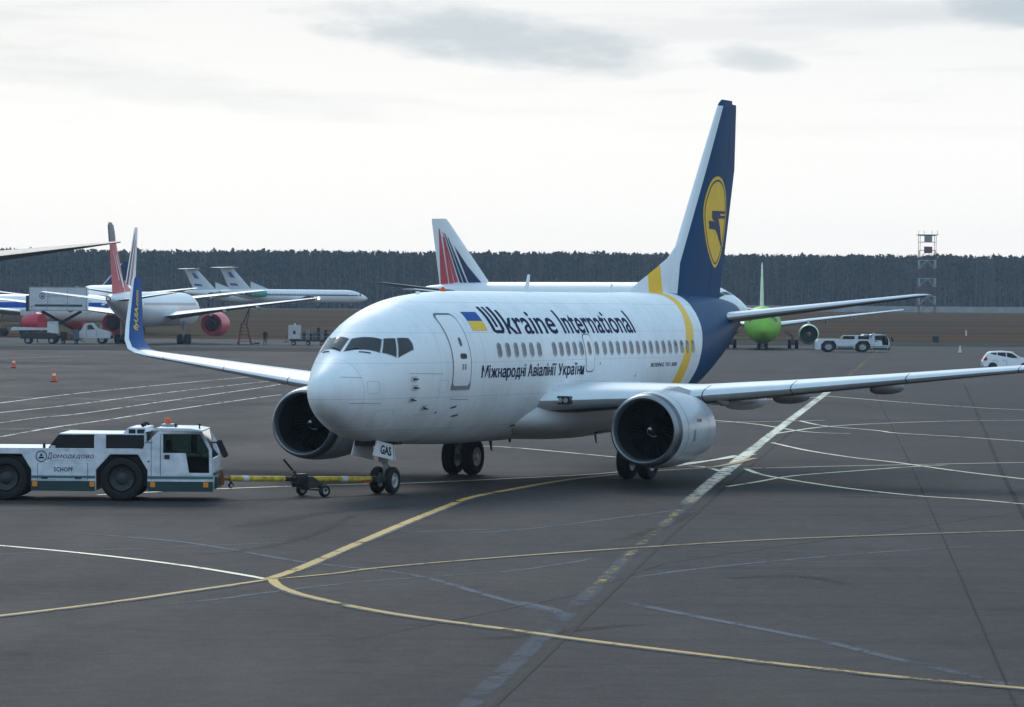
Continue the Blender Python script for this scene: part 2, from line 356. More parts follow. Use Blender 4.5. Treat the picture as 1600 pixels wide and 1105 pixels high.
def f_grass(t, noise, g):
    a = noise(.018, (.22, 2.4, 1), 7, (3, 1, 0), .6); b = noise(.12, (.4, 1.6, 1), 8, (0, 5, 0), .7); f = noise(1.4, (1, .7, 1), 5)
    c = ramp(t, a, [(.34, (.016, .016, .006)), (.42, (.040, .026, .011)), (.49, (.095, .034, .011)), (.55, (.036, .030, .009)), (.64, (.092, .064, .025))])
    c = mixc(t, .6, c, ramp(t, b, [(.3, (.55, .55, .55)), (.7, (1.4, 1.35, 1.3))]), 'MULTIPLY')
    return mixc(t, .4, c, ramp(t, f, [(.3, (.5, .5, .5)), (.7, (1.5, 1.5, 1.5))]), 'MULTIPLY')
M['grass'] = world_mat('dry_grass', f_grass, .95, .02)
def f_soil(t, noise, g):
    a = noise(.5, (.5, 1, 1), 8, (0, 0, 0), .7)
    return ramp(t, a, [(.3, (.018, .015, .013)), (.6, (.04, .033, .028)), (.8, (.062, .055, .04))])
M['soil'] = world_mat('dark_soil', f_soil, .95, .1)
def paint(name, col, wear=.42, scale=1.3, opac=1.0, soft=.22, ragged=.5, var=.28, spec=.08, rough=.7):
    """paint or repair strip: worn through, ragged at its edges and fading at its ends (UV: across, distance to the end)"""
    mt, t, b = new_mat(name); out = [n for n in t.nodes if n.type == 'OUTPUT_MATERIAL'][0]
    g = nd(t, 'ShaderNodeNewGeometry'); uv = nd(t, 'ShaderNodeUVMap'); su = nd(t, 'ShaderNodeSeparateXYZ'); t.links.new(uv.outputs[0], su.inputs[0])
    def noise(sc, st, detail, loc, rg):
        mpn = nd(t, 'ShaderNodeMapping'); mpn.inputs['Scale'].default_value = st; mpn.inputs['Location'].default_value = loc; t.links.new(g.outputs['Position'], mpn.inputs[0])
        n = nd(t, 'ShaderNodeTexNoise'); n.inputs['Scale'].default_value = sc; n.inputs['Detail'].default_value = detail; n.inputs['Roughness'].default_value = rg; t.links.new(mpn.outputs[0], n.inputs['Vector']); return n.outputs[0]
    a = noise(scale, (1, .55, 1), 10, (4, 4, 0), .74); f = noise(.22, (1, .5, 1), 4, (9, 1, 0), .5); e = noise(5, (1, .5, 1), 6, (2, 7, 0), .7)
    t.links.new(ramp(t, f, [(.3, tuple(x * (1 - var) for x in col)), (.7, col)]), b.inputs['Base Color'])
    b.inputs['Roughness'].default_value = rough; b.inputs['Specular IOR Level'].default_value = spec
    worn = ramp(t, math_node(t, 'ADD', a, math_node(t, 'MULTIPLY', math_node(t, 'SUBTRACT', f, .5), .25)), [(wear - .07, (0, 0, 0)), (wear + .05, (1, 1, 1))])
    ed = math_node(t, 'SUBTRACT', 1.0, math_node(t, 'ABSOLUTE', math_node(t, 'SUBTRACT', math_node(t, 'MULTIPLY', su.outputs[0], 2.0), 1.0)))
    ed = math_node(t, 'ADD', ed, math_node(t, 'MULTIPLY', math_node(t, 'SUBTRACT', e, .55), ragged))
    k = math_node(t, 'MULTIPLY', math_node(t, 'MULTIPLY', worn, ramp(t, ed, [(.0, (0, 0, 0)), (soft, (1, 1, 1))])), math_node(t, 'MULTIPLY', math_node(t, 'MINIMUM', su.outputs[1], 1.0), opac))
    tr = nd(t, 'ShaderNodeBsdfTransparent'); mx = nd(t, 'ShaderNodeMixShader')
    t.links.new(k, mx.inputs[0]); t.links.new(tr.outputs[0], mx.inputs[1]); t.links.new(b.outputs[0], mx.inputs[2]); t.links.new(mx.outputs[0], out.inputs['Surface'])
    return mt
M['ycream'] = paint('cream_line_paint', (.86, .74, .46), .41, opac=.97, spec=.5, rough=.42)
M['yline'] = paint('yellow_line_paint', (.62, .37, .10), .40, spec=.12, rough=.6)
M['wline'] = paint('white_line_paint', (.74, .72, .70), .46, opac=.75, spec=.4, rough=.42)
M['faint'] = paint('faded_blue_grey_line', (.125, .135, .165), .43, opac=.8, soft=.5)
M['tar'] = paint('grey_joint_band', (.105, .115, .14), .49, .8, .6, .4, .9)
M['bandw'] = paint('worn_cream_band', (.82, .75, .56), .46, 2.6, .95, .3, .9, spec=.5, rough=.42)
M['bandy'] = paint('remnant_yellow_paint', (.52, .37, .12), .57, 2.8, .8, .5, .9)
M['tarseam'] = paint('tar_seam', (.012, .012, .014), .34, 2.0, .85, .3, .8)
M['thinseam'] = paint('thin_tar_seam', (.018, .018, .02), .40, 1.2, .6, .4, .8)
M['mark'] = paint('tyre_smear', (.016, .016, .019), .46, .6, .55, .9, .5)

# ------------------------------------------------------------------ ground
def sheet(name, pts, z, mt, kind='structure'):
    b = MB(); b.add([(x, y, z) for x, y in pts], [tuple(range(len(pts)))])
    return tag(b.build(name, mt, smooth=0, recalc=False), kind=kind)
def grid_sheet(name, xs, ys, zf, mt):
    b = MB(); n = len(xs)
    b.add([(x, y, zf(x, y)) for y in ys for x in xs], [(j * n + i, j * n + i + 1, (j + 1) * n + i + 1, (j + 1) * n + i) for j in range(len(ys) - 1) for i in range(n - 1)])
    return tag(b.build(name, mt, smooth=60, recalc=False), kind='structure')
ysl = [-400, 0, 300, 440] + [460 + 20 * i for i in range(28)] + [1060, 1200, 1600, 2500, 4500, 8000]
grid_sheet('grass_field', [-4000, -1200, -400, -200, 0, 200, 400, 1200, 4000], ysl, lambda x, y: gz(y) - .05, M['grass'])
sheet('apron', [(-300, -120), (300, -120), (300, 474), (8, 470), (8, 503), (-300, 503)], 0.0, M['asphalt'])
sheet('service_road', [(-300, 401), (8, 401), (8, 500), (-300, 500)], .004, M['road'])
def bank(name, x0, x1, y0, y1, h, mt):
    rnd = random.Random(5); nx = int((x1 - x0) / 1.5); rows = [0, .15, .4, .7, .9, 1]
    b = MB(); hh = [0, .6, 1, .9, .5, 0]
    vs = []
    for j, r in enumerate(rows):
        for i in range(nx + 1):
            x = x0 + (x1 - x0) * i / nx; z = .006 + (hh[j] * h * (.6 + .5 * rnd.random()) if 0 < j < 5 else 0)
            vs.append((x, y0 + (y1 - y0) * r + rnd.uniform(-.3, .3) * (0 < j < 5), z))
    n = nx + 1
    b.add(vs, [(j * n + i, j * n + i + 1, (j + 1) * n + i + 1, (j + 1) * n + i) for j in range(5) for i in range(nx)])
    return tag(b.build(name, mt, smooth=60, recalc=False), kind='structure')
bank('earth_verge', -120, 6, 372, 400, .22, M['soil'])
bank('earth_verge', 28, 150, 468, 486, .5, M['soil'])
grid_sheet('taxiway', [-300, -100, 0, 60], [905, 930, 960, 985], lambda x, y: gz(y) + .02, M['road'])

def catmull(P, n=10):
    out = []
    for i in range(len(P) - 1):
        p0 = P[max(i - 1, 0)]; p1 = P[i]; p2 = P[i + 1]; p3 = P[min(i + 2, len(P) - 1)]
        for k in range(n):
            t = k / n
            out.append(.5 * ((2 * p1) + (p2 - p0) * t + (2 * p0 - 5 * p1 + 4 * p2 - p3) * t * t + (3 * p1 - p0 - 3 * p2 + p3) * t ** 3))
    out.append(P[-1]); return out
LAYER = [0]
def marking(name, pix, width, mt, smooth=True, z=None):
    pix = list(pix)
    for e, f_ in ((0, 1), (-1, -2)):          # lines that reach the edge of the view run on beyond it
        (u0, v0), (u1, v1) = pix[e], pix[f_]
        if u0 < 45 or u0 > 1555 or v0 > 1100:
            l = math.hypot(u0 - u1, v0 - v1); q = (u0 + (u0 - u1) / l * 150, max(v0 + (v0 - v1) / l * 150, 530)); pix = [q] + pix if e == 0 else pix + [q]
    P = [gp(u, v) for u, v in pix]
    if smooth and len(P) > 2: P = catmull(P)
    if z is None: LAYER[0] += 1; z = .004 + .00012 * LAYER[0]
    L = []; Rr = []; run = [0.0]
    for a_, b_ in zip(P[:-1], P[1:]): run.append(run[-1] + (b_ - a_).length)
    for i, p in enumerate(P):
        d = (P[min(i + 1, len(P) - 1)] - P[max(i - 1, 0)]); d.z = 0; d.normalize(); nrm = Vector((-d.y, d.x, 0))
        w = width if not isinstance(width, tuple) else width[0] + (width[1] - width[0]) * i / (len(P) - 1)
        L.append((p.x + nrm.x * w / 2, p.y + nrm.y * w / 2, z)); Rr.append((p.x - nrm.x * w / 2, p.y - nrm.y * w / 2, z))
    b = MB(); n = len(P); b.add(L + Rr, [(i, i + 1, n + i + 1, n + i) for i in range(n - 1)])
    o = b.build(name, mt, smooth=0, recalc=False); uvl = o.data.uv_layers.new(name='UVMap'); fd = 9.0 if mt == M['bandw'] else .12 if mt in (M['ycream'], M['yline'], M['wline']) else max(.6, min(4.0, run[-1] * .12))
    for lp in o.data.loops:
        k = lp.vertex_index; uvl.data[lp.index].uv = (0.0 if k < n else 1.0, min(run[k % n], run[-1] - run[k % n]) / fd + .02)
    return tag(o, kind='structure')
# faded old lines lie lowest
for pix, w in [([(60, 828), (180, 838), (300, 849), (470, 878), (640, 898), (760, 930), (890, 966)], .26),
               ([(0, 866), (120, 861), (250, 856), (390, 850), (500, 846)], .16),
               ([(220, 948), (330, 938), (420, 926), (560, 910), (700, 900), (820, 890), (960, 868)], .18),
               ([(700, 837), (850, 824), (1000, 805), (1092, 793)], .18),
               ([(960, 908), (1060, 893), (1160, 882), (1300, 869), (1450, 858), (1600, 850)], .2),
               ([(940, 934), (1020, 950), (1100, 966), (1200, 985), (1310, 1008), (1400, 1030), (1660, 1090)], .3),
               ([(1140, 872), (1280, 878), (1420, 878)], .12),
               ([(620, 832), (720, 829), (800, 826)], .22), ([(800, 938), (860, 952), (890, 966)], .3)]:
    marking('faded_line', pix, w, M['faint'])
for pix, w in [([(1085, 800), (1010, 833), (950, 847)], .5), ([(360, 826), (520, 800), (640, 792)], .9), ([(1300, 776), (1400, 778), (1440, 781)], .6),
               ([(150, 868), (330, 866), (470, 842), (560, 802)], .35), ([(760, 1000), (900, 985), (1010, 975)], .5), ([(1130, 905), (1240, 900), (1330, 915)], .5)]:
    marking('tyre_smear', pix, w, M['mark'])
for pix, w in [([(1506, 600), (1540, 676), (1565, 738), (1600, 806)], .16), ([(0, 800), (100, 796), (330, 790), (470, 780)], .10), ([(500, 1012), (900, 930), (1040, 880), (1600, 800)], .0 + .06),
               ([(1360, 600), (1420, 720), (1500, 900), (1560, 1040)], .05), ([(60, 700), (420, 690), (620, 640)], .06)]:
    marking('pavement_seam', pix, w, M['thinseam'], smooth=False)
marking('joint_band', [(700, 1135), (735, 1100), (800, 1040), (870, 975), (940, 910), (1000, 852), (1060, 800), (1110, 757), (1146, 728)], (.36, .46), M['tar'], smooth=False)
marking('paint_remnant', [(908, 938), (970, 879), (1030, 825), (1085, 778), (1130, 741)], .22, M['bandy'], smooth=False)
marking('worn_band', [(1085, 777), (1110, 757), (1150, 725), (1200, 683), (1250, 645), (1295, 611), (1324, 589)], (.34, .52), M['bandw'], smooth=False)
marking('worn_band', [(1324, 589), (1360, 558), (1380, 541)], .5, M['bandy'], smooth=False)
marking('worn_band', [(1072, 788), (1100, 763), (1130, 738), (1160, 714), (1190, 691)], .42, M['bandw'], smooth=False)
marking('tar_seam', [(735, 1138), (770, 1105), (838, 1040), (905, 975), (972, 910), (1030, 854), (1088, 802), (1136, 759), (1178, 724), (1240, 672)], .10, M['tarseam'], smooth=False)
for pix, w in [([(0, 630), (120, 615), (250, 602), (400, 588)], .28), ([(0, 645), (120, 632), (250, 615), (400, 598), (480, 590)], .26),
               ([(0, 661), (60, 653), (130, 646), (260, 627), (400, 607), (440, 600)], .26), ([(0, 683), (85, 668), (170, 656), (240, 645), (400, 622), (440, 617)], .26),
               ([(0, 620), (100, 623), (260, 626), (420, 629)], .16), ([(0, 671), (100, 671), (200, 678)], .14), ([(300, 672), (430, 671)], .12), ([(0, 574), (150, 572), (340, 572)], .25),
               ([(20, 560), (130, 556)], .25), ([(1180, 570), (1240, 568)], .2), ([(1410, 562), (1450, 560)], .2), ([(140, 554), (168, 555)], .5)]:
    marking('apron_line', pix, w * .72, M['wline'])
for pix, w in [([(0, 853), (100, 862), (200, 873), (300, 886), (380, 899), (425, 907)], .15), ([(330, 683), (430, 684)], .10),
               ([(150, 774), (350, 764), (560, 757), (650, 755), (800, 748), (930, 741), (1000, 734), (1080, 725), (1150, 712)], .16),
               ([(700, 697), (790, 699), (955, 714), (1000, 718)], .16), ([(250, 682), (440, 682)], .12),
               ([(1115, 657), (1180, 663), (1260, 675), (1330, 678)], .16), ([(1120, 660), (1200, 659), (1290, 657)], .16),
               ([(1205, 679), (1290, 667), (1400, 661), (1500, 658), (1600, 657)], .17), ([(1250, 658), (1290, 666), (1370, 673), (1400, 677), (1500, 683), (1600, 690)], .17),
               ([(1120, 628), (1240, 623), (1290, 620)], .16), ([(1290, 619), (1350, 624), (1450, 632), (1540, 638), (1600, 641)], .17),
               ([(1206, 692), (1260, 704), (1330, 715), (1400, 723), (1500, 737), (1600, 749)], .17),
               ([(1160, 732), (1230, 731), (1300, 729), (1400, 727), (1500, 725), (1600, 723)], .14), ([(1135, 761), (1180, 754), (1240, 744), (1340, 736), (1420, 730), (1480, 727)], .15),
               ([(1165, 733), (1190, 742), (1240, 751), (1320, 763), (1430, 775), (1520, 781), (1610, 789)], .17),
               ([(1050, 729), (1100, 730), (1140, 742)], .16), ([(1050, 727), (1110, 720), (1180, 710)], .2), ([(1130, 722), (1150, 735)], .2)]:
    marking('cream_line', pix, w * 1.2, M['ycream'])
for pix, w in [([(425, 906), (520, 897), (600, 887), (800, 870), (1000, 856), (1200, 844), (1400, 836), (1620, 829)], .12),
               ([(-10, 964), (100, 951), (200, 938), (290, 925), (360, 915), (415, 907)], .16),
               ([(415, 907), (470, 888), (560, 849), (640, 815), (700, 791), (735, 778), (800, 765), (880, 751), (960, 742), (1040, 735), (1120, 729), (1180, 716)], .24),
               ([(425, 905), (432, 914), (450, 923), (480, 932), (560, 950), (650, 965), (800, 985), (900, 999), (1060, 1019), (1200, 1036), (1400, 1058), (1660, 1082)], .2)]:
    marking('faded_line', [(u, v + (1.5 if w > .15 else .8)) for u, v in pix], w * 1.75, M['faint'])
    marking('taxi_line', pix, w, M['yline'])

# ------------------------------------------------------------------ fuselage surface
def pchip(xs, ys, x):
    n = len(xs); i = 0
    while i < n - 2 and x > xs[i + 1]: i += 1
    def sl(k): return (ys[k + 1] - ys[k]) / (xs[k + 1] - xs[k])
    def md(k):
        if k == 0: return sl(0)
        if k == n - 1: return sl(n - 2)
        a, b = sl(k - 1), sl(k)
        if a * b <= 0: return 0.0
        h0, h1 = xs[k] - xs[k - 1], xs[k + 1] - xs[k]; w1, w2 = 2 * h1 + h0, h1 + 2 * h0
        return (w1 + w2) / (w1 / a + w2 / b)
    h = xs[i + 1] - xs[i]; t = (x - xs[i]) / h
    return (1 + 2 * t) * (1 - t) ** 2 * ys[i] + t * (1 - t) ** 2 * h * md(i) + t * t * (3 - 2 * t) * ys[i + 1] + t * t * (t - 1) * h * md(i + 1)
class Fus:
    def __init__(s, rows):
        s.x0 = rows[0][0]; s.x1 = rows[-1][0]
        s.u = [math.sqrt(max(r[0] - s.x0, 0)) for r in rows]; s.c = list(zip(*rows))[1:]
    def sec(s, x):
        u = math.sqrt(min(max(x - s.x0, 0), s.x1 - s.x0)); return [pchip(s.u, c, u) for c in s.c]
    def pt(s, x, th, off=0.0):               # th from the crown towards port (-y)
        t, b, w, c = s.sec(x); sn, co = math.sin(th), math.cos(th); h = (t - c) if co > 0 else (c - b)
        if off:
            ny, nz = sn / max(w, .01), co / max(h, .01); l = math.hypot(ny, nz); t2, b2, w2, c2 = s.sec(min(x + .05, s.x1))
            slope = (w - w2) / .05 * abs(sn) + ((t - t2) if co > 0 else (b2 - b)) / .05 * abs(co)
            nx = -slope; k = math.sqrt(1 + nx * nx)
            return (x + off * nx / k, -w * sn - off * ny / l / k, c + h * co + off * nz / l / k)
        return (x, -w * sn, c + h * co)
    def th(s, x, z):
        t, b, w, c = s.sec(x); h = (t - c) if z > c else (c - b)
        return math.acos(max(-1, min(1, (z - c) / h)))
    def xz(s, x, z, side=-1, off=.005):      # side -1 port, +1 starboard
        p = s.pt(x, s.th(x, z), off); return (p[0], p[1] * (-side), p[2]) if side > 0 else p
    def mesh(s, n=48, xs=None):
        L = s.x1 - s.x0
        if xs is None:
            xs = [s.x0 + L * .30 * (k / 30) ** 2 for k in range(31)] + [s.x0 + L * (.30 + .70 * k / 44) for k in range(1, 45)]
        b = MB(); b.loft([[s.pt(x, 2 * PI * k / n) for k in range(n)] for x in xs], (True, True)); return b
def decal(parent, name, mt, polys, fn, nu=1, nv=1, thick=0.0):
    """flat 2-D polygons (lists of (a,b)) cut into strips and laid on a surface by fn(a,b)"""
    bm = bmesh.new()
    for p in polys:
        try: bm.faces.new([bm.verts.new((a, b, 0)) for a, b in p])
        except ValueError: pass
    return decal_bm(parent, name, mt, bm, fn, nu, nv, thick)
def decal_bm(parent, name, mt, bm, fn, nu, nv, thick=0.0):
    xs = [v.co.x for v in bm.verts]; ys = [v.co.y for v in bm.verts]
    for n, a0, a1, no in ((nu, min(xs), max(xs), (1, 0, 0)), (nv, min(ys), max(ys), (0, 1, 0))):
        for k in range(1, n):
            q = a0 + (a1 - a0) * k / n; co = (q, 0, 0) if no[0] else (0, q, 0)
            bmesh.ops.bisect_plane(bm, geom=bm.verts[:] + bm.edges[:] + bm.faces[:], plane_co=co, plane_no=no, dist=1e-6)
    bmesh.ops.triangulate(bm, faces=bm.faces[:])
    for v in bm.verts: v.co = Vector(fn(v.co.x, v.co.y))
    me = bpy.data.meshes.new(name); bm.to_mesh(me); bm.free(); me.materials.append(mt)
    return link(name, me, parent)
def text_bm(s, h=1.0, sx=1.0, shear=0.0, bold=0.0, spacing=1.0):
    cu = bpy.data.curves.new('t', 'FONT'); cu.body = s; cu.size = 1.0; cu.fill_mode = 'FRONT'; cu.offset = bold; cu.space_character = spacing; cu.resolution_u = 4
    o = bpy.data.objects.new('t', cu); COL.objects.link(o)
    me = o.evaluated_get(bpy.context.evaluated_depsgraph_get()).to_mesh(); bm = bmesh.new(); bm.from_mesh(me)
    o.evaluated_get(bpy.context.evaluated_depsgraph_get()).to_mesh_clear()
    bpy.data.objects.remove(o); bpy.data.curves.remove(cu)
    for v in bm.verts: v.co = Vector(((v.co.x * sx + shear * v.co.y) * h, v.co.y * h, 0))
    return bm
def word_bm(s, bold=.012, gap=.085):         # lettering set glyph by glyph (the small Cyrillic en is drawn from three bars)
    out = bmesh.new(); x = 0.0
    def bb(b): return min(v.co.x for v in b.verts), max(v.co.x for v in b.verts), max(v.co.y for v in b.verts)
    st = text_bm('l', 1, 1, 0, bold); a, b_, _ = bb(st); stem = b_ - a; st.free()
    for ch in s:
        if ch == ' ': x += .26; continue
        g = text_bm('п' if ch == 'н' else ch, 1, 1, 0, bold); a, b_, h = bb(g); w = b_ - a
        if ch == 'н':
            for x0, x1, y0, y1 in ((0, stem, 0, h), (w - stem, w, 0, h), (stem, w - stem, h * .5 - stem * .42, h * .5 + stem * .42)):
                out.faces.new([out.verts.new((x + p, q, 0)) for p, q in ((x0, y0), (x1, y0), (x1, y1), (x0, y1))])
        else:
            mp = {v: out.verts.new((v.co.x - a + x, v.co.y, 0)) for v in g.verts}
            for f in g.faces: out.faces.new([mp[v] for v in f.verts])
        g.free(); x += w + gap
    return out
def fit_bm(bm, x0, x1, y0=None, y1=None):    # stretch lettering to a measured width (and cap height)
    a = min(v.co.x for v in bm.verts); b = max(v.co.x for v in bm.verts); k = (x1 - x0) / (b - a)
    c = min(v.co.y for v in bm.verts); d = max(v.co.y for v in bm.verts); ky = (y1 - y0) / (d - c) if y0 is not None else 1; 
    for v in bm.verts: v.co.x = x0 + (v.co.x - a) * k; v.co.y = (y0 + (v.co.y - c) * ky) if y0 is not None else v.co.y
    return bm
def ring_polys(outer, inner):                # band between two outlines with the same number of points
    n = len(outer); return [[outer[i], outer[(i + 1) % n], inner[(i + 1) % n], inner[i]] for i in range(n)]
def rrect(x0, x1, z0, z1, r, n=5):
    P = []
    for cx, cz, a in ((x1 - r, z1 - r, 0), (x0 + r, z1 - r, 90), (x0 + r, z0 + r, 180), (x1 - r, z0 + r, 270)):
        for k in range(n + 1):
            t = math.radians(a + 90 * k / n); P.append((cx + r * math.cos(t), cz + r * math.sin(t)))
    return P
def inset(P, d):
    cx = sum(p[0] for p in P) / len(P); cz = sum(p[1] for p in P) / len(P)
    out = []
    for x, z in P:
        l = math.hypot(x - cx, z - cz); out.append((x + (cx - x) * d / l, z + (cz - z) * d / l))
    return out

# ------------------------------------------------------------------ lifting surfaces
def naca(t, a=0.0, b=1.0, n=12, camber=.015):
    def yt(x): return 5 * t * (.2969 * math.sqrt(x) - .126 * x - .3516 * x * x + .2843 * x ** 3 - .1036 * x ** 4)
    xs = [a + (b - a) * (1 - math.cos(PI * k / n)) / 2 if a == 0 and b == 1 else a + (b - a) * (k / n) ** (2 if a == 0 else 1) for k in range(n + 1)]
    cl = lambda x: camber * 4 * x * (1 - x)
    up = [(x, cl(x) + yt(x)) for x in reversed(xs)]; lo = [(x, cl(x) - yt(x)) for x in (xs[1:] if a == 0 else xs)]
    return up + lo
def surf(secs, side, a=0.0, b=1.0, n=12, vertical=False, camber=.012, scale=1.0, matf=None, cap=(True, True)):
    """secs: (span coordinate y, z, xLE, chord, thickness ratio, cant). side -1 port / +1 starboard"""
    rings = []
    for y, z, xl, ch, t, cant in secs:
        R = []
        for xc, zc_ in naca(t, a, b, n, camber):
            x = xl + ((xc - .3) * scale + .3) * ch; h = zc_ * ch * scale
            if vertical: R.append((x, y + h, z))
            else: R.append((x, side * (y - h * math.sin(cant)), z + h * math.cos(cant)))
        rings.append(R)
    mb = MB(); mb.loft(rings, cap, True, 0, matf); return mb
def sec_at(secs, y):
    for s0, s1 in zip(secs[:-1], secs[1:]):
        if s0[0] <= y <= s1[0] and s1[0] > s0[0]:
            t = (y - s0[0]) / (s1[0] - s0[0]); return tuple(a + (b - a) * t for a, b in zip(s0, s1))
    return secs[-1]

def wheel(parent, c, r, w, name='wheel', axis='y', n=28, rim='rim'):
    """tyre with a tread groove, and a rim with hub as its child"""
    b = MB(); hw = w / 2; b.lathe([(-hw * .55, r * .56), (-hw * .95, r * .66), (-hw, r * .80), (-hw * .86, r * .93), (-hw * .5, r), (-hw * .2, r), (-hw * .18, r * .97), (hw * .18, r * .97), (hw * .2, r), (hw * .5, r), (hw * .86, r * .93), (hw, r * .80), (hw * .95, r * .66), (hw * .55, r * .56)], c, axis, n)
    o = b.build(name, M['tyre'], parent, 40)
    k = MB()
    for sgn in (-1, 1):
        k.lathe([(sgn * hw * .56, r * .57), (sgn * hw * .80, r * .55), (sgn * hw * .62, r * .48), (sgn * hw * .5, r * .30), (sgn * hw * .75, r * .2), (sgn * hw * .82, r * .05)], c, axis, 20, cap=(False, True))
        for q in range(8):
            t = 2 * PI * q / 8; pr = r * .39
            if axis == 'y': k.cyl((c[0] + pr * math.cos(t), c[1] + sgn * hw * .55, c[2] + pr * math.sin(t)), (c[0] + pr * math.cos(t), c[1] + sgn * hw * .61, c[2] + pr * math.sin(t)), r * .055, None, 6)
    k.build('rim', M[rim], o, 40)
    return o

# ================================================================== the airliner under tow
P_LOC, P_ROT = Vector((-4.93, 88.04, 0)), math.radians(66.63)
jet = empty('passenger_jet', 'large white airliner with navy tail and yellow emblem, lettered in navy, under tow', 'airliner', P_LOC, P_ROT)
ROWS = [(0.657,2.57,2.53,0.02,2.55),(0.757,2.82,2.274,0.228,2.55),(0.957,2.996,2.085,0.403,2.56),(1.357,3.218,1.877,0.616,2.58),(1.857,3.476,1.661,0.863,2.64),(2.357,3.80,1.487,1.076,2.73),(2.857,4.10,1.38,1.24,2.84),(3.457,4.42,1.32,1.402,2.96),(4.257,4.69,1.27,1.535,3.07),(5.257,4.89,1.215,1.655,3.14),(6.257,4.99,1.174,1.76,3.18),(7.3,5.05,1.14,1.83,3.2),(8.5,5.08,1.12,1.87,3.2),
 (19,5.1,1.12,1.88,3.22),(20.5,5.12,1.25,1.86,3.25),(22,5.13,1.55,1.79,3.4),(24,5.12,2.08,1.58,3.68),(26,5.10,2.72,1.25,3.95),(28,5.0,3.42,.82,4.25),(29.2,4.88,3.95,.5,4.42),(29.7,4.75,4.25,.27,4.5)]
FU = Fus(ROWS)
fus = FU.mesh(64, [FU.x0 + 8.3 * (k / 44) ** 2 for k in range(45)] + [9 + .5 * k for k in range(1, 21)] + [19 + .3 * k for k in range(1, 36)] + [29.7]).build('fuselage', M['livery'], jet, 60)
dg = math.radians
# cockpit windows: outlines in (x, angle from the crown)
CW = [[(2.46, 2.2), (2.62, 18), (2.79, 33.4), (2.46, 44.6), (2.2, 24), (2.0, 3.6)],
      [(2.85, 35), (3.10, 43.2), (2.81, 61), (2.52, 47)],
      [(3.16, 44.3), (3.46, 51), (3.48, 57), (3.43, 63), (2.87, 62.6)]]
for sgn in (1, -1):
    for poly in CW:
        P = [(x, dg(a) * sgn) for x, a in poly]
        w = decal(fus, 'cockpit_window', M['glass'], [P], lambda x, a: FU.pt(x, a, .012), 4, 8)
        cx = sum(p[0] for p in P) / len(P); ca = sum(p[1] for p in P) / len(P)
        big = [(x + (x - cx) * .07, a + (a - ca) * .07) for x, a in P]
        decal(w, 'window_frame', M['grey'], ring_polys(big, P), lambda x, a: FU.pt(x, a, .008), 4, 8)
    for x, a0, a1 in ((2.02, 6, 20), (2.08, 24, 38)):
        b = MB(); b.tube([FU.pt(x + .04 * k, dg(a0 + (a1 - a0) * k / 4) * sgn, .035) for k in range(5)], .014, 5); b.build('windscreen_wiper', M['black'], fus)
# doors on the port side
def door(x0, x1, z0, z1, r, name, rim=.035):
    P = rrect(x0, x1, z0, z1, r); d = decal(fus, name, M['white'], [inset(P, .03)], lambda x, z: FU.xz(x, z, -1, .010), 2, 14)
    decal(d, 'door_seam', M['seam'], ring_polys(P, inset(P, rim)), lambda x, z: FU.xz(x, z, -1, .013), 1, 14)
    return d
d1 = door(4.98, 5.87, 2.64, 4.50, .16, 'boarding_door', .045)
decal(d1, 'door_sill', M['grey'], [[(4.97, 2.60), (5.88, 2.60), (5.9, 2.78), (5.84, 2.70), (5.02, 2.70), (4.95, 2.78)]], lambda x, z: FU.xz(x, z, -1, .02), 2, 4)
decal(d1, 'door_handle', M['dark'], [rrect(5.36, 5.66, 3.37, 3.50, .05)], lambda x, z: FU.xz(x, z, -1, .018), 2, 3)
decal(d1, 'door_porthole', M['pane'], [rrect(5.43, 5.55, 3.68, 3.90, .06)], lambda x, z: FU.xz(x, z, -1, .018), 2, 4)
for k in range(2): decal(d1, 'door_placard', M['grey'], [[(5.42 + .12 * k, 3.1), (5.49 + .12 * k, 3.1), (5.49 + .12 * k, 3.24), (5.42 + .12 * k, 3.24)]], lambda x, z: FU.xz(x, z, -1, .016), 1, 2)
d2 = door(13.10, 13.68, 2.94, 3.96, .14, 'overwing_exit', .022)
# cabin windows
wx = [7.46 + .505 * k for k in range(6)] + [11.0 + .468 * k for k in range(5)] + [13.41, 13.96] + [14.52 + .4975 * k for k in range(15)]
for x in wx:
    P = rrect(x - .105, x + .105, 3.40, 3.75, .10, 4)
    w = decal(fus, 'window', M['pane2'] if int(x * 7) % 5 == 1 else M['pane'], [P], lambda a, z: FU.xz(a, z, -1, .014), 1, 5)
    big = [(x + (p[0] - x) * 1.18, 3.575 + (p[1] - 3.575) * 1.12) for p in P]
    decal(w, 'window_frame', M['palegrey'], ring_polys(big, P), lambda a, z: FU.xz(a, z, -1, .016), 1, 5)
# flag and lettering
f1 = [[(6.37, 4.31), (7.14, 4.31), (7.14, 4.54), (6.37, 4.54)]]; f2 = [[(6.37, 4.07), (7.14, 4.07), (7.14, 4.31), (6.37, 4.31)]]
fl = decal(fus, 'flag', M['flagblue'], f1, lambda x, z: FU.xz(x, z, -1, .006), 3, 6)
decal(fl, 'yellow_half', M['yellow'], f2, lambda x, z: FU.xz(x, z, -1, .006), 3, 6)
put = lambda x, z: FU.xz(x, z, -1, .007)
def lettering(s, x0, x1, z0, z1, bold=.0, name='lettering', sh=0, sp=1.0, nv=14, nu=12, cap=None, mt='letter', off=.007):
    bm = fit_bm(word_bm(s, bold) if 'н' in s else text_bm(s, 1, 1, sh, bold, sp), x0, x1)
    ys = [v.co.y for v in bm.verts]; a, b = cap if cap else (min(ys), max(ys))
    for v in bm.verts: v.co.y = z0 + (v.co.y - a) / (b - a) * (z1 - z0)
    return decal_bm(fus, name, M[mt], bm, lambda x, z: FU.xz(x, z, -1, off), nu, nv)
def strokes(name, quads, parent=None): return decal(parent or fus, name, M['letter'], quads, put, 1, 10)
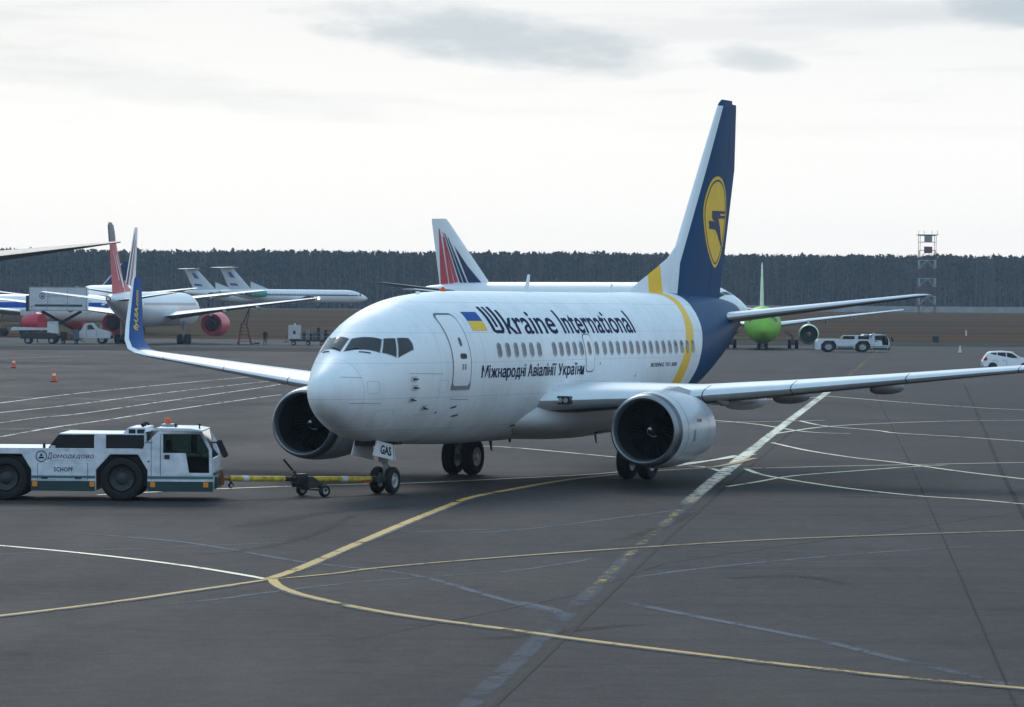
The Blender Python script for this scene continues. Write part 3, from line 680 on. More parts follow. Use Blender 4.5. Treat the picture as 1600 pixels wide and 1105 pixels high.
# the capital U has a doubled left stem
strokes('lettering', [[(7.44, 4.06), (7.60, 4.00), (7.60, 4.67), (7.44, 4.67)],
                      [(7.60, 4.00), (8.02, 4.00), (8.12, 4.08), (7.60, 4.08)],
                      [(7.72, 4.16), (7.84, 4.16), (7.84, 4.67), (7.72, 4.67)],
                      [(7.98, 4.02), (8.14, 4.09), (8.14, 4.67), (7.98, 4.67)]])
lettering('kraine', 8.30, 11.62, 3.99, 4.62, .012, sp=1.02, cap=(0, .73))
lettering('International', 12.02, 17.18, 3.99, 4.62, .012, sp=1.02, cap=(0, .73), nu=18)
lettering('Міжнародні Авіалінії України', 6.42, 12.98, 2.885, 3.19, .012, sp=1.10, cap=(0, .73), nu=1, nv=1, off=.013)
lettering('BOEING 737-500', 17.92, 19.98, 3.02, 3.13, .010, sp=1.05, sh=.2, nv=2, nu=4)
# probes, aerials and drains
for x, z in ((3.25, 2.89), (3.30, 2.68), (3.27, 2.39), (3.94, 2.18)):
    p = FU.xz(x, z, -1, 0); q = FU.xz(x, z, -1, .10)
    b = MB(); b.cyl(FU.xz(x, z, -1, -.01), q, .028, .018, 8); b.cyl((q[0] + .05, q[1], q[2]), (q[0] - .17, q[1] - .01, q[2] + .005), .016, .008, 6)
    b.build('air_data_probe', M['dark'], fus)
    decal(fus, 'probe_plate', M['palegrey'], [rrect(x - .11, x + .13, z - .07, z + .07, .03)], lambda a, c: FU.xz(a, c, -1, .006), 1, 2)
def blade(x, h, ch, top=True, name='blade_aerial'):
    t, b_, w, c = FU.sec(x); z = (t - .03) if top else (b_ + .03); s = 1 if top else -1
    mb = MB(); mb.loft([[(x + k * ch + sw * h * .5, sy * th_, z + s * hh) for k, sy in ((0, 0), (.3, 1), (1, 0), (.3, -1))] for hh, ch, th_, sw in ((0, ch, .035, 0), (h, ch * .55, .012, 1))])
    return mb.build(name, M['white'] if top else M['dark'], fus, 20)
blade(13.2, .50, .34); blade(19.4, .28, .26); blade(6.2, .10, .4)
for x, h in ((10.9, .30), (18.3, .34), (8.6, .14), (12.2, .12)): blade(x, h, .22, False, 'drain_mast')
b = MB(); b.lathe([(0, .10), (.06, .08), (.12, .02)], (7.9, 0, 5.06), 'z', 10); b.build('anticollision_beacon', M['beacon'], fus)
for x, z, a in ((5.3, 2.12, .25), (5.55, 1.9, .3), (4.6, 2.0, .08), (9.6, 1.55, .5), (16.8, 2.75, .06), (14.1, 3.12, .05)):
    decal(fus, 'vent', M['seam'], [[(x, z), (x + a, z + .03), (x + a, z + .08), (x, z + .05)]], lambda p, q: FU.xz(p, q, -1, .008), 1, 1)
for x0, x1, z in ((1.15, 1.66, 2.95), (1.3, 2.2, 2.32), (5.05, 6.0, 2.36), (3.1, 4.5, 3.02)):
    decal(fus, 'skin_joint', M['grey'], [[(x0, z), (x1, z - .02), (x1, z - .008), (x0, z + .012)]], lambda p, q: FU.xz(p, q, -1, .006), 3, 1)

for x0, x1, z0, z1 in ((2.15, 2.75, 1.75, 2.15), (3.55, 4.3, 1.55, 2.0), (4.35, 4.8, 2.55, 2.85), (6.4, 7.6, 1.75, 2.35), (9.2, 9.7, 2.0, 2.3), (17.2, 17.7, 2.3, 2.6), (1.75, 2.1, 2.55, 2.85)):
    P = rrect(x0, x1, z0, z1, .05, 2); decal(fus, 'access_panel', M['grey'], ring_polys(P, inset(P, .007)), lambda a, c: FU.xz(a, c, -1, .006), 4, 4)
# ---- wings
def wing_parts(side):
    secs = [(1.0, 2.20, 9.9, 7.5, .125, 0), (1.88, 2.22, 10.65, 6.75, .125, 0), (3.2, 2.27, 11.5, 5.8, .12, 0), (4.83, 2.32, 12.45, 4.75, .115, 0), (7.2, 2.53, 13.65, 3.85, .11, 0), (9.6, 2.77, 14.83, 3.05, .105, 0), (12.0, 3.01, 16.02, 2.32, .10, 0), (13.7, 3.17, 16.87, 1.80, .10, 0)]
    tip = [(14.25, 3.24, 17.2, 1.55, .095, dg(12)), (14.62, 3.36, 17.45, 1.36, .09, dg(35)), (14.88, 3.62, 17.72, 1.22, .085, dg(60)), (15.06, 4.05, 18.1, 1.05, .08, dg(72)), (15.28, 4.75, 18.68, .82, .08, dg(73)), (15.48, 5.42, 19.22, .58, .08, dg(73)), (15.5, 5.50, 19.36, .42, .06, dg(73))]
    nn = 12
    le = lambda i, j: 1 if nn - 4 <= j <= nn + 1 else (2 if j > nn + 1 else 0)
    wg = surf(secs, side, n=nn, matf=le).build('wing', [M['wing'], M['alu'], M['wingshade']], jet, 50)
    tp = [(13.7, 3.17, 16.87, 1.80, .10, 0)] + tip
    tl = lambda i, j: 1 if nn - 3 <= j <= nn + 2 else (0 if (j < nn - 3 and i >= 1) else 2)
    wl = surf(tp, side, n=nn, matf=tl, cap=(False, True)).build('winglet', [M['blue'], M['white'], M['white']], wg, 50)
    if side > 0:                             # the address on the inboard face reads upward
        bm = fit_bm(text_bm('flyUIA.com', 1, 1, .35, .02), 3.86, 5.1); ys = [v.co.y for v in bm.verts]
        for v in bm.verts: v.co.y = (v.co.y - min(ys)) / (max(ys) - min(ys))
        def on(u, v):
            s_ = [q for q in tp]; k = 0
            while k < len(s_) - 2 and u > s_[k + 1][1]: k += 1
            t = (u - s_[k][1]) / (s_[k + 1][1] - s_[k][1]); y, z, xl, ch, th_, ca = [p + (q - p) * t for p, q in zip(s_[k], s_[k + 1])]
            xc = .70 - .34 * v; tt = 5 * th_ * (.2969 * math.sqrt(xc) - .126 * xc - .3516 * xc ** 2 + .2843 * xc ** 3 - .1036 * xc ** 4) + .012 * 4 * xc * (1 - xc)
            h = tt * ch + .008
            return (xl + xc * ch, y - h * math.sin(ca), z + h * math.cos(ca))
        decal_bm(wl, 'lettering', M['yellow'], bm, on, 1, 6)
    # gaps between the slats, spoiler and flap lines
    for y in (5.35, 7.45, 10.2, 12.9):
        s0, s1 = sec_at(secs, y - .012), sec_at(secs, y + .012)
        surf([s0, s1], side, a=0, b=.16, n=6, scale=1.004).build('slat_gap', M['seam'], wg, 0)
    for y0, y1, xc in ((2.2, 4.6, .70), (5.4, 12.4, .72), (5.4, 9.8, .58)):
        pts = []
        for k in range(9):
            y = y0 + (y1 - y0) * k / 8; s_ = sec_at(secs, y); t_ = s_[4]
            yt = 5 * t_ * (.2969 * math.sqrt(xc) - .126 * xc - .3516 * xc ** 2 + .2843 * xc ** 3 - .1036 * xc ** 4) + .012 * 4 * xc * (1 - xc)
            pts.append((s_[2] + xc * s_[3], side * y, s_[1] + yt * s_[3] + .003))
        b = MB(); b.tube(pts, .012, 4); b.build('flap_joint', M['seam'], wg)
    # flap track fairings
    for y, xa, xb, z, r in ((5.15, 15.0, 18.35, 2.14, .25), (6.45, 15.3, 18.3, 2.27, .19), (8.95, 16.0, 18.95, 2.53, .17)):
        b = MB(); b.lathe([((xb - xa) * (1 - math.cos(PI * k / 14)) / 2, r * math.sin(PI * k / 14) ** .75 + .002) for k in range(15)], (xa, side * y, z), 'x', 14, ys=.62, zs=1.0)
        b.build('flap_track_fairing', M['wing'] if y < 6 else M['wingshade'], wg, 60)  # outer fairings get the grey with underside shade in its colour
    b = MB(); b.cyl((13.6, side * 5.62, 2.27), (13.05, side * 5.62, 2.30), .20, .03, 12); b.build('slat_fairing', M['wing'], wg, 50)
    # landing light in the wing root
    s_ = sec_at(secs, 2.15)
    b = MB(); b.box(s_[2] - .035, s_[2] + .3, side * 1.98, side * 2.36, s_[1] - .10, s_[1] + .11, 0); b.build('landing_light', M['glass'], wg, 0, .02)
    for dy in (2.09, 2.25):
        b = MB(); b.lathe([(0, .065), (.03, .08)], (s_[2] - .045, side * dy, s_[1] + .0), 'x', 12, cap=(True, True)); b.build('lamp_lens', M['rim'], wg)
    return wg
for sd_ in (-1, 1): wing_parts(sd_)
# wing-to-body fairing
b = MB(); rings = []
for k in range(25):
    t = k / 24; x = 9.3 + 10.2 * t; g = math.sin(PI * min(1, max(0, t))) ** .55
    hw, hh, zc_ = .9 + 1.17 * g, .30 + .62 * g, 1.86
    rings.append([(x, hw * math.copysign(abs(math.cos(a)) ** .75, math.cos(a)), zc_ + hh * math.copysign(abs(math.sin(a)) ** .8, math.sin(a)) * (.86 if math.sin(a) < 0 else 1)) for a in [2 * PI * q / 36 for q in range(36)]])
b.loft(rings); b.build('wing_root_fairing', M['white'], jet, 60)

# ---- fin, rudder, dorsal fillet
FS = [(0, 4.75, 23.43, 5.05, .10, 0), (0, 7.0, 25.20, 4.00, .10, 0), (0, 9.0, 26.78, 3.06, .10, 0), (0, 10.85, 28.24, 2.05 - .33, .09, 0), (0, 11.02, 28.42, 1.53, .09, 0), (0, 11.13, 28.62, 1.30, .06, 0)]
finb = surf(FS, 1, 0, .70, 14, True, 0).build('fin', M['fin'], jet, 50)
surf([(y, z, x, c, t, a) for y, z, x, c, t, a in FS[:5]], 1, .706, 1.0, 6, True, 0).build('rudder', M['fin'], finb, 50)
rings = []
for x, top, w in ((20.75, 5.10, .02), (21.5, 5.36, .06), (22.33, 5.61, .10), (23.2, 5.88, .14), (24.08, 6.17, .17), (24.9, 6.62, .2), (25.4, 7.1, .2)):
    rings.append([(x, -w, 4.95), (x, -w * .55, (4.95 + top) / 2), (x, -.035, top - .04), (x, 0, top), (x, .035, top - .04), (x, w * .55, (4.95 + top) / 2), (x, w, 4.95)])
b = MB(); b.loft(rings); b.build('dorsal_fillet', M['fin'], jet, 50)
def fin_y(x, z, off=.008):
    k = 0
    while k < len(FS) - 2 and z > FS[k + 1][1]: k += 1
    t = (z - FS[k][1]) / (FS[k + 1][1] - FS[k][1]); _, _, xl, ch, th_, _ = [p + (q - p) * t for p, q in zip(FS[k], FS[k + 1])]
    xc = min(max((x - xl) / ch, .001), 1)
    return 5 * th_ * ch * (.2969 * math.sqrt(xc) - .126 * xc - .3516 * xc ** 2 + .2843 * xc ** 3 - .1036 * xc ** 4) + off
CIRC = [(27.80, 8.72), (27.35, 8.58), (26.98, 8.28), (26.70, 7.93), (26.57, 7.56), (26.64, 7.09), (26.88, 6.59), (27.29, 6.18), (27.8, 5.92), (28.28, 6.14), (28.62, 6.55), (28.86, 7.1), (28.95, 7.62), (28.86, 8.15), (28.55, 8.55), (28.2, 8.70)]
def dense(P, n=4):
    V = [Vector((x, z, 0)) for x, z in P]; N = len(V); o = []
    for i in range(N):
        p0, p1, p2, p3 = V[i - 1], V[i], V[(i + 1) % N], V[(i + 2) % N]
        for k in range(n):
            t = k / n; q = .5 * ((2 * p1) + (p2 - p0) * t + (2 * p0 - 5 * p1 + 4 * p2 - p3) * t * t + (3 * p1 - p0 - 3 * p2 + p3) * t ** 3); o.append((q.x, q.y))
    return o
CD = dense(CIRC); BIRD = [(27.37, 7.66), (28.86, 7.68), (28.86, 7.60), (28.25, 7.585), (28.25, 7.53), (28.86, 7.535), (28.86, 7.46), (28.05, 7.43), (28.25, 7.19), (28.58, 6.49), (28.2, 6.75), (28.01, 6.92), (27.82, 7.05), (27.64, 7.09), (27.09, 7.10), (27.04, 7.35), (27.54, 7.34), (27.8, 7.28), (27.37, 7.42)]
for sgn in (-1, 1):
    em = decal(finb, 'emblem', M['yellow'], [CD], lambda x, z: (x, sgn * fin_y(x, z, .008), z), 8, 4)
    decal(em, 'emblem_ring', M['navy'], ring_polys(inset(CD, .10), inset(CD, .16)), lambda x, z: (x, sgn * fin_y(x, z, .012), z), 1, 1)
    decal(em, 'emblem_bird', M['navy'], [BIRD], lambda x, z: (x, sgn * fin_y(x, z, .014), z), 8, 3)
# ---- tailplane
for sd_ in (-1, 1):
    st = [(.3, 4.28, 25.6, 3.6, .10, 0), (.9, 4.37, 26.1, 3.35, .10, 0), (6.1, 5.08, 29.0, 1.38, .09, 0), (6.3, 5.11, 29.25, 1.05, .07, 0), (6.36, 5.12, 29.5, .7, .05, 0)]
    tp_ = surf(st, sd_, n=10, matf=lambda i, j: 1 if 7 <= j <= 10 else (2 if j > 10 else 0)).build('tailplane', [M['wing'], M['alu'], M['wingshade']], jet, 50)
    s2 = [s for s in st[1:3]]
b = MB(); b.lathe([(0, .19), (.25, .16), (.27, .12), (.1, .10)], (29.62, 0, 4.5), 'x', 16); b.build('exhaust_outlet', M['dark'], fus)

# ---- engines
def engine(side):
    o = (9.62, side * 4.9, 1.50)
    out = [(0, .86), (.015, .885), (.05, .915), (.12, .945), (.3, .985), (.6, 1.02), (1.1, 1.04), (1.7, 1.03), (2.3, .98), (2.9, .90), (3.05, .875)]
    inn = [(3.05, .86), (2.9, .80), (1.2, .77), (1.0, .765)]
    lipin = [(0, .86), (.02, .835), (.07, .81), (.2, .79), (.45, .775), (1.0, .765)]
    e = MB(); e.lathe(out[3:] + inn[:2], o, 'x', 48, flat=.05); eng = e.build('engine', M['nac'], jet, 50)
    l = MB(); l.lathe(out[:5], o, 'x', 48, flat=.05); l.lathe(lipin[:4], o, 'x', 48, flat=.05); l.build('intake_lip', M['lip'], eng, 60)
    k = MB(); k.lathe(lipin[3:], o, 'x', 48, flat=.05); k.lathe([(1.0, .765), (1.05, .74), (1.05, .0)], o, 'x', 40); k.build('intake_duct', M['inlet'], eng, 50)
    f = MB()
    for q in range(38):
        a = 2 * PI * q / 38; ca, sa = math.cos(a), math.sin(a); cb, sb = math.cos(a + .13), math.sin(a + .13)
        f.add([(o[0] + .86, o[1] + .2 * ca, o[2] + .2 * sa), (o[0] + .98, o[1] + .2 * cb, o[2] + .2 * sb), (o[0] + .97, o[1] + .75 * cb, o[2] + .75 * sb), (o[0] + .90, o[1] + .75 * ca, o[2] + .75 * sa)], [(0, 1, 2, 3)])
    fo = f.build('fan_blades', M['fan'], eng, 0, recalc=False)
    s = MB(); prof = [(.50 + .4 * (k / 10), .21 * math.sqrt(k / 10) + .002) for k in range(11)]
    s.lathe(prof, o, 'x', 24); sp = s.build('spinner', M['inlet'], eng, 60)
    q = MB(); L = []
    for k in range(29):
        a = .9 + k / 28 * 4.4; rr = .04 + .125 * k / 28; w = .018 + .012 * math.sin(PI * k / 28)
        row = []
        for d in (-w, w):
            r_ = rr + d; xx = .50 + .4 * (r_ / .21) ** 2 - .03; row.append((o[0] + xx, o[1] - r_ * math.cos(a), o[2] + r_ * math.sin(a)))
        L.append(row)
    q.loft(L, (False, False), False); q.build('spinner_spiral', M['white'], sp, 0, recalc=False)
    c = MB(); c.lathe([(2.3, .78), (3.3, .58), (3.9, .44), (4.0, .42), (3.9, .38), (3.0, .36)], o, 'x', 28); c.lathe([(3.2, .34), (4.0, .22), (4.4, .04)], o, 'x', 20, cap=(False, True)); c.build('exhaust_nozzle', M['dark'], eng, 50)
    # pylon up to the wing
    p = MB(); p.loft([[(o[0] + x, o[1] + sy * w, z) for x, z, w, sy in ((1.1, 2.44, .02, -1), (2.2, 2.30, .16, -1), (4.2, 2.05, .16, -1), (6.4, 2.10, .05, -1))], [(o[0] + x, o[1] + sy * w, z) for x, z, w, sy in ((1.1, 2.52, .02, -1), (2.2, 2.62, .14, -1), (4.2, 2.35, .14, -1), (6.4, 2.25, .05, -1))],
                      [(o[0] + x, o[1] + sy * w, z) for x, z, w, sy in ((1.1, 2.52, .02, 1), (2.2, 2.62, .14, 1), (4.2, 2.35, .14, 1), (6.4, 2.25, .05, 1))], [(o[0] + x, o[1] + sy * w, z) for x, z, w, sy in ((1.1, 2.44, .02, 1), (2.2, 2.30, .16, 1), (4.2, 2.05, .16, 1), (6.4, 2.10, .05, 1))]], (True, True), True)
    p.build('pylon', M['nac'], eng, 30)
    # cowl seams, strake, latches
    r_at = lambda x: pchip([a for a, _ in out], [r for _, r in out], x)
    def cow(x, a, off=.004): r_ = r_at(x) + off; sn = math.sin(a); return (o[0] + x, o[1] + r_ * math.cos(a), o[2] + r_ * sn * (.95 if sn < 0 else 1))
    oa = PI if side < 0 else 0; sg = 1 if side > 0 else -1
    for x in (.62, 2.25): decal(eng, 'cowl_seam', M['seam'], [[(x, 0), (x + .013, 0), (x + .013, 2 * PI), (x, 2 * PI)]], lambda a, c_: cow(a, c_), 1, 48)
    decal(eng, 'cowl_label', M['grey'], [rrect(1.0, 1.12, -.16, .16, .02, 2)], lambda a, c_: cow(a, oa + c_ + .12 * sg * -1), 1, 4)
    decal(eng, 'cowl_label', M['red'], [rrect(1.5, 1.62, .22, .30, .02, 2)], lambda a, c_: cow(a, oa - sg * -1 * c_ if side < 0 else oa + c_), 1, 2)
    for xx in (1.28, 1.4): decal(eng, 'cowl_latch', M['seam'], [[(xx, -.30), (xx + .06, -.30), (xx + .06, -.22), (xx, -.22)]], lambda a, c_: cow(a, oa - sg * c_), 1, 2)
    st_ = MB(); a0 = PI - dg(48) if side > 0 else dg(48)
    P0, P1 = cow(.9, a0), cow(2.0, a0); n_ = Vector((0, math.cos(a0), math.sin(a0)))
    st_.add([P0, P1, tuple(Vector(P1) + n_ * .28), tuple(Vector(P0) + n_ * .02)] + [tuple(Vector(q_) + Vector((0, .015, .015))) for q_ in (P0, P1, Vector(P1) + n_ * .28, Vector(P0) + n_ * .02)], [(0, 1, 2, 3), (7, 6, 5, 4), (0, 4, 5, 1), (1, 5, 6, 2), (2, 6, 7, 3), (3, 7, 4, 0)])
    st_.build('cowl_strake', M['nac'], eng, 0)
for sd_ in (-1, 1): engine(sd_)

# ---- landing gear
ng = MB(); X0 = 4.48
ng.cyl((X0 - .12, 0, 1.7), (X0, 0, .72), .085, .085, 14); ng.cyl((X0, 0, .75), (X0, 0, .34), .055, .055, 12); ng.cyl((X0, -.30, .34), (X0, .30, .34), .045, None, 10)
ng.tube([(X0 + .02, 0, .80), (X0 + .28, 0, .62), (X0 + .04, 0, .42)], .03, 6); ng.tube([(X0, .12, 1.15), (X0 - .9, .12, 1.55)], .04, 6); ng.tube([(X0, -.12, 1.15), (X0 - .9, -.12, 1.55)], .04, 6)
ng.cyl((X0 - .05, -.13, .92), (X0 - .05, .13, .92), .07, None, 10); ng.box(X0 - .16, X0 - .04, -.10, .10, .78, .95)
g0 = ng.build('nose_gear', M['strut'], jet, 40)
for sy in (-.2, .2): wheel(g0, (X0, sy, .335), .335, .20)
def gear_door(y, mirror=1):
    b = MB(); P = [(3.36, 1.37), (4.36, 1.22), (4.46, .82), (3.16, 1.0)]
    b.prism(P, y, y + .03 * mirror); return b.build('nose_gear_door', M['white'], jet, 0, .006)
gd = gear_door(-.31); gear_door(.31, -1)
def gd_map(u, v):                            # follow the skewed door: u along, v up (0..1)
    a = Vector((3.16, 1.0)).lerp(Vector((4.46, .82)), u); c = Vector((3.36, 1.37)).lerp(Vector((4.36, 1.22)), u); q = a.lerp(c, v); return (q.x, -.316, q.y)
decal_bm(gd, 'lettering', M['letter'], fit_bm(text_bm('GAS', 1, 1, 0, .03), .26, .80, .22, .80), gd_map, 3, 2)
decal(gd, 'door_edge_line', M['letter'], [[(.91, 0.02), (.935, 0.02), (.935, .98), (.91, .98)]], gd_map, 1, 1)
b = MB(); b.box(3.3, 4.9, -.27, .27, 1.22, 1.36); b.build('nose_gear_bay', M['black'], jet, 0)
for sd_ in (-1, 1):
    X1 = 15.08; y = sd_ * 2.615; b = MB()
    b.cyl((X1, y + sd_ * -.15, 1.95), (X1, y, .85), .12, .11, 14); b.cyl((X1, y, .9), (X1, y, .51), .075, None, 12); b.cyl((X1, y - .40, .51), (X1, y + .40, .51), .065, None, 10)
    b.tube([(X1, y, 1.15), (X1, y - sd_ * 1.1, 1.75)], .06, 8); b.tube([(X1 - .1, y, 1.0), (X1 - .32, y, .78), (X1 - .08, y, .56)], .035, 6); b.tube([(X1 + .12, y, 1.5), (X1 + .1, y, .55)], .018, 5)
    mg = b.build('main_gear', M['strut'], jet, 40)
    for dy in (-.29, .29): wheel(mg, (X1, y + dy, .51), .51, .36)
    d = MB(); d.prism([(14.85, 1.75), (15.4, 1.75), (15.33, .82), (14.95, .82)], y + sd_ * .52, y + sd_ * .55); d.build('main_gear_door', M['wing'], mg, 0, .01)
b = MB(); b.box(14.4, 15.8, -1.7, 1.7, 1.25, 1.40); b.build('main_gear_bay', M['black'], jet, 0)

# ================================================================== tow tractors
def tractor(label, loc, rz, scale, texts=True, group=None, rim='darkrim'):
    T = empty('tow_tractor', label, 'tow tractor', loc, rz, group, scale)
    hw = 1.15
    def arch(xc, r): return [(xc - r * 1.16, .24), (xc - r * 1.16, .74), (xc - r * .52, 1.11), (xc + r * .72, 1.11), (xc + r * 1.16, .74), (xc + r * 1.16, .24)]
    A1, A2 = arch(.08, .53), arch(-2.68, .53)
    hull = [(-3.62, .24)] + A2 + A1 + [(2.24, .24), (2.27, .5), (2.27, .62), (1.0, .62), (1.0, 1.25), (.30, 1.25), (-3.5, 1.25), (-3.62, 1.0)]
    body = MB(); body.prism(hull, -hw, hw); bo = body.build('body', M['tug'], T, 20, .012)
    b = MB(); b.box(-3.5, 2.1, -hw + .16, hw - .16, .35, 1.05); b.build('chassis', M['black'], bo, 0)
    for side in (-1, 1):
        y = side * (hw + .004)
        for x0, x1 in ((-2.06, -.55), (.70, 2.255)):
            b = MB(); b.box(x0, x1, min(y, y + side * .014), max(y, y + side * .014), .235, .475); b.build('skirt', M['teal'], bo, 0, .004)
            b = MB(); b.box(x0, x1, min(y, y + side * .008), max(y, y + side * .008), .535, .60); b.build('stripe', M['tealmid'], bo, 0)
        for x in (-1.98, -.62, .82, 2.08):
            b = MB(); b.box(x - .06, x + .06, min(y, y + side * .03), max(y, y + side * .03), .34, .46); b.build('marker_lamp', M['orange'], bo, 0, .008)
        pl = MB(); pl.box(-1.92, -.72, min(y, y + side * .006), max(y, y + side * .006), .50, .90); po = pl.build('access_panel', M['tug'], bo, 0)
        for x in (-1.75, -.95):
            b = MB(); b.box(x - .08, x + .08, min(y, y + side * .012), max(y, y + side * .012), .52, .565); b.build('panel_latch', M['black'], po, 0)
        fr = rrect(-1.92, -.72, .50, .90, .02, 2)
        decal(po, 'panel_seam', M['seam'], ring_polys(fr, inset(fr, .012)), lambda a, c: (a, y + side * .008, c), 1, 1)
        for xc in (.08, -2.68):
            wheel(T, (xc, side * (hw - .24), .53), .53, .42, rim=rim)
    # engine covers and deck
    for x0, x1, sl in ((-1.68, -.58, .25), (-.30, .62, 0)):
        b = MB(); b.prism([(x0, 1.25), (x1, 1.25), (x1, 1.57), (x0 + sl, 1.57)], -hw + .06, hw - .06); b.build('engine_cover', M['black'], T, 0, .015)
    b = MB(); b.box(-.58, -.30, -hw + .03, hw - .03, 1.25, 1.585); b.build('cover_post', M['tug'], T, 0, .012)
    b = MB(); b.box(-1.42, .62, -hw + .05, hw - .05, 1.572, 1.60); b.build('cover_lid', M['tug'], T, 0, .006)
    b = MB(); b.box(-1.62, -1.50, -hw + .02, -hw + .1, 1.25, 1.31); b.box(-1.30, -1.16, -hw - .015, -hw + .04, 1.19, 1.25); b.build('deck_fitting', M['palegrey'], T, 0, .01)
    b = MB(); b.cyl((-1.78, -hw + .15, 1.25), (-1.78, -hw + .15, 1.36), .035, .03, 8); b.build('deck_cap', M['black'], T)
    # rear window frame behind the cab
    b = MB(); b.prism([(.05, 1.56), (.20, 1.74), (.62, 1.74), (.62, 1.56)], -hw + .25, hw - .05); rf = b.build('cab_rear', M['tug'], T, 0, .012)
    for x0, x1 in ((.22, .38), (.42, .60)):
        b = MB(); b.box(x0, x1, -hw + .235, -hw + .26, 1.59, 1.70); b.build('rear_pane', M['cabglass'], rf, 0)
    b = MB(); b.tube([(.50, -.3, 1.74), (.50, -.3, 1.82), (.60, -.3, 1.84), (.64, -.3, 1.78)], .03, 6); b.box(.46, .58, -.42, -.25, 1.76, 1.83); b.build('work_lamp', M['black'], T, 0)
    # cab shell: side walls with door opening, roof, pillars, glass
    cab = MB()
    for side in (-1, 1):
        y0, y1 = (-hw, -hw + .05) if side < 0 else (hw - .05, hw)
        cab.prism([(.55, 1.25), (.86, 1.60), (1.0, 1.60), (1.0, 1.25)], y0, y1)
        cab.prism([(.86, 1.60), (1.0, 1.70), (1.98, 1.67), (1.94, 1.60), (1.0, 1.60)], y0, y1)
        cab.prism([(1.94, 1.60), (1.98, 1.67), (2.22, 1.24), (2.24, .62), (2.16, .62), (2.15, 1.22)], y0, y1)
        cab.prism([(1.0, .62), (1.0, 1.15), (1.60, 1.15), (1.68, .68), (2.16, .68), (2.16, .62)], y0, y1)
        cab.prism([(1.0, 1.15), (1.0, 1.60), (1.06, 1.60), (1.06, 1.15)], y0, y1)
    cab.box(.60, .66, -hw + .06, hw - .06, 1.0, 1.66); cab.prism([(.62, 1.64), (.9, 1.745), (1.7, 1.735), (2.0, 1.69), (1.98, 1.66), (.9, 1.68)], -hw - .006, hw + .006)
    cab.box(2.19, 2.235, -hw + .05, hw - .05, .62, 1.02)
    co = cab.build('cab', M['tug'], T, 20, .006, recalc=True)
    for side in (-1, 1):
        y = side * (hw - .03)
        g = MB(); g.prism([(1.06, 1.15), (1.06, 1.60), (1.94, 1.60), (2.15, 1.22), (2.16, .68), (1.68, .68), (1.60, 1.15)], y - .003, y + .003); g.build('side_window', M['clear'], co, 0)
        d = rrect(1.02, 2.2, .64, 1.63, .04, 2)
        s_ = MB(); s_.box(.995, 1.005, side * (hw + .001), side * (hw + .005), .62, 1.60); s_.box(.775, .787, side * (hw + .001), side * (hw + .005), .5, 1.66); s_.build('door_seam', M['seam'], co, 0, recalc=False)
        h = MB(); h.box(1.09, 1.22, side * hw - .01, side * hw + .01, 1.0, 1.11); h.build('door_handle', M['dark'], co, 0, .01)
        v = MB(); v.box(.64, .80, side * hw - .008, side * hw + .008, 1.38, 1.425); v.build('cab_vent', M['grey'], co, 0)
        for z in (.95, 1.64):
            k = MB(); k.cyl((.72, side * hw - .01, z), (.72, side * hw + .012, z), .022, None, 8); k.build('hinge_cap', M['dark'], co)
        k = MB(); k.cyl((.55, side * hw - .02, 1.30), (.55, side * hw + .03, 1.30), .05, None, 10); k.build('side_lamp', M['black'], co)
    g = MB(); g.add([(1.98, -hw + .05, 1.66), (1.98, hw - .05, 1.66), (2.215, hw - .05, 1.03), (2.215, -hw + .05, 1.03)], [(0, 1, 2, 3)]); g.build('windscreen', M['clear'], co, 0)
    s = MB(); s.box(1.15, 1.6, -.75, -.3, .85, .98); s.box(1.08, 1.2, -.75, -.3, .95, 1.45); s.build('seat', M['seat'], co, 0, .03)
    s = MB(); s.box(1.0, 2.2, -hw + .06, hw - .06, .60, .66); s.box(1.85, 2.17, -hw + .1, hw - .1, .66, 1.02); s.box(1.72, 1.86, -hw + .08, -hw + .11, 1.15, 1.6); s.build('dashboard', M['black'], co, 0)
    s = MB(); s.lathe([(-.012, .17), (0, .19), (.012, .17)], (0, 0, 0), 'z', 16); sw_ = s.build('steering_wheel', M['black'], co); sw_.location = (1.80, -.5, 1.16); sw_.rotation_euler = (0, dg(35), 0)
    s = MB(); s.box(1.52, 1.6, -.62, -.52, 1.33, 1.42); s.build('rear_mirror', M['lampw'], co, 0)
    b = MB(); b.lathe([(1.735, .21), (1.80, .19), (1.82, .12)], (1.10, 0, 0), 'z', 16, cap=(False, True)); bb = b.build('beacon_base', M['grey'], T, 50)
    b = MB(); b.lathe([(1.82, .075), (1.93, .07), (1.955, .05)], (1.06, 0, 0), 'z', 14, cap=(False, True)); b.build('beacon', M['beacon'], bb, 50)
    for x in (1.29, 1.86):
        b = MB(); b.cyl((x, -.4, 1.70), (x, -.4, 1.80), .02, .02, 6); b.box(x - .03, x + .03, -.44, -.36, 1.79, 1.83); b.build('roof_lamp', M['black'], T, 0)
    m_ = MB(); m_.box(-.07, .07, -.10, .10, -.22, .22); mo = m_.build('wing_mirror', M['black'], T, 0, .025); mo.location = (2.46, -1.05, 1.26); mo.rotation_euler = (0, dg(-24), 0)
    b = MB(); b.tube([(2.2, -1.0, 1.40), (2.40, -1.05, 1.42), (2.42, -1.05, 1.36)], .018, 5); b.build('mirror_arm', M['black'], T)
    b = MB(); b.box(2.27, 2.33, -.9, .9, .30, .58); b.box(2.27, 2.30, -hw, hw, .62, .70); b.build('bumper', M['teal'], T, 0, .012)
    b = MB(); b.box(2.32, 2.42, -.14, .14, .36, .66); b.cyl((2.38, 0, .34), (2.38, 0, .70), .04, None, 8); b.build('hitch', M['rust'], T, 0, .01)
    b = MB(); b.cyl((2.25, -hw + .08, .62), (2.25, -hw + .08, 1.02), .022, None, 8); b.build('grab_rail', M['palegrey'], T)
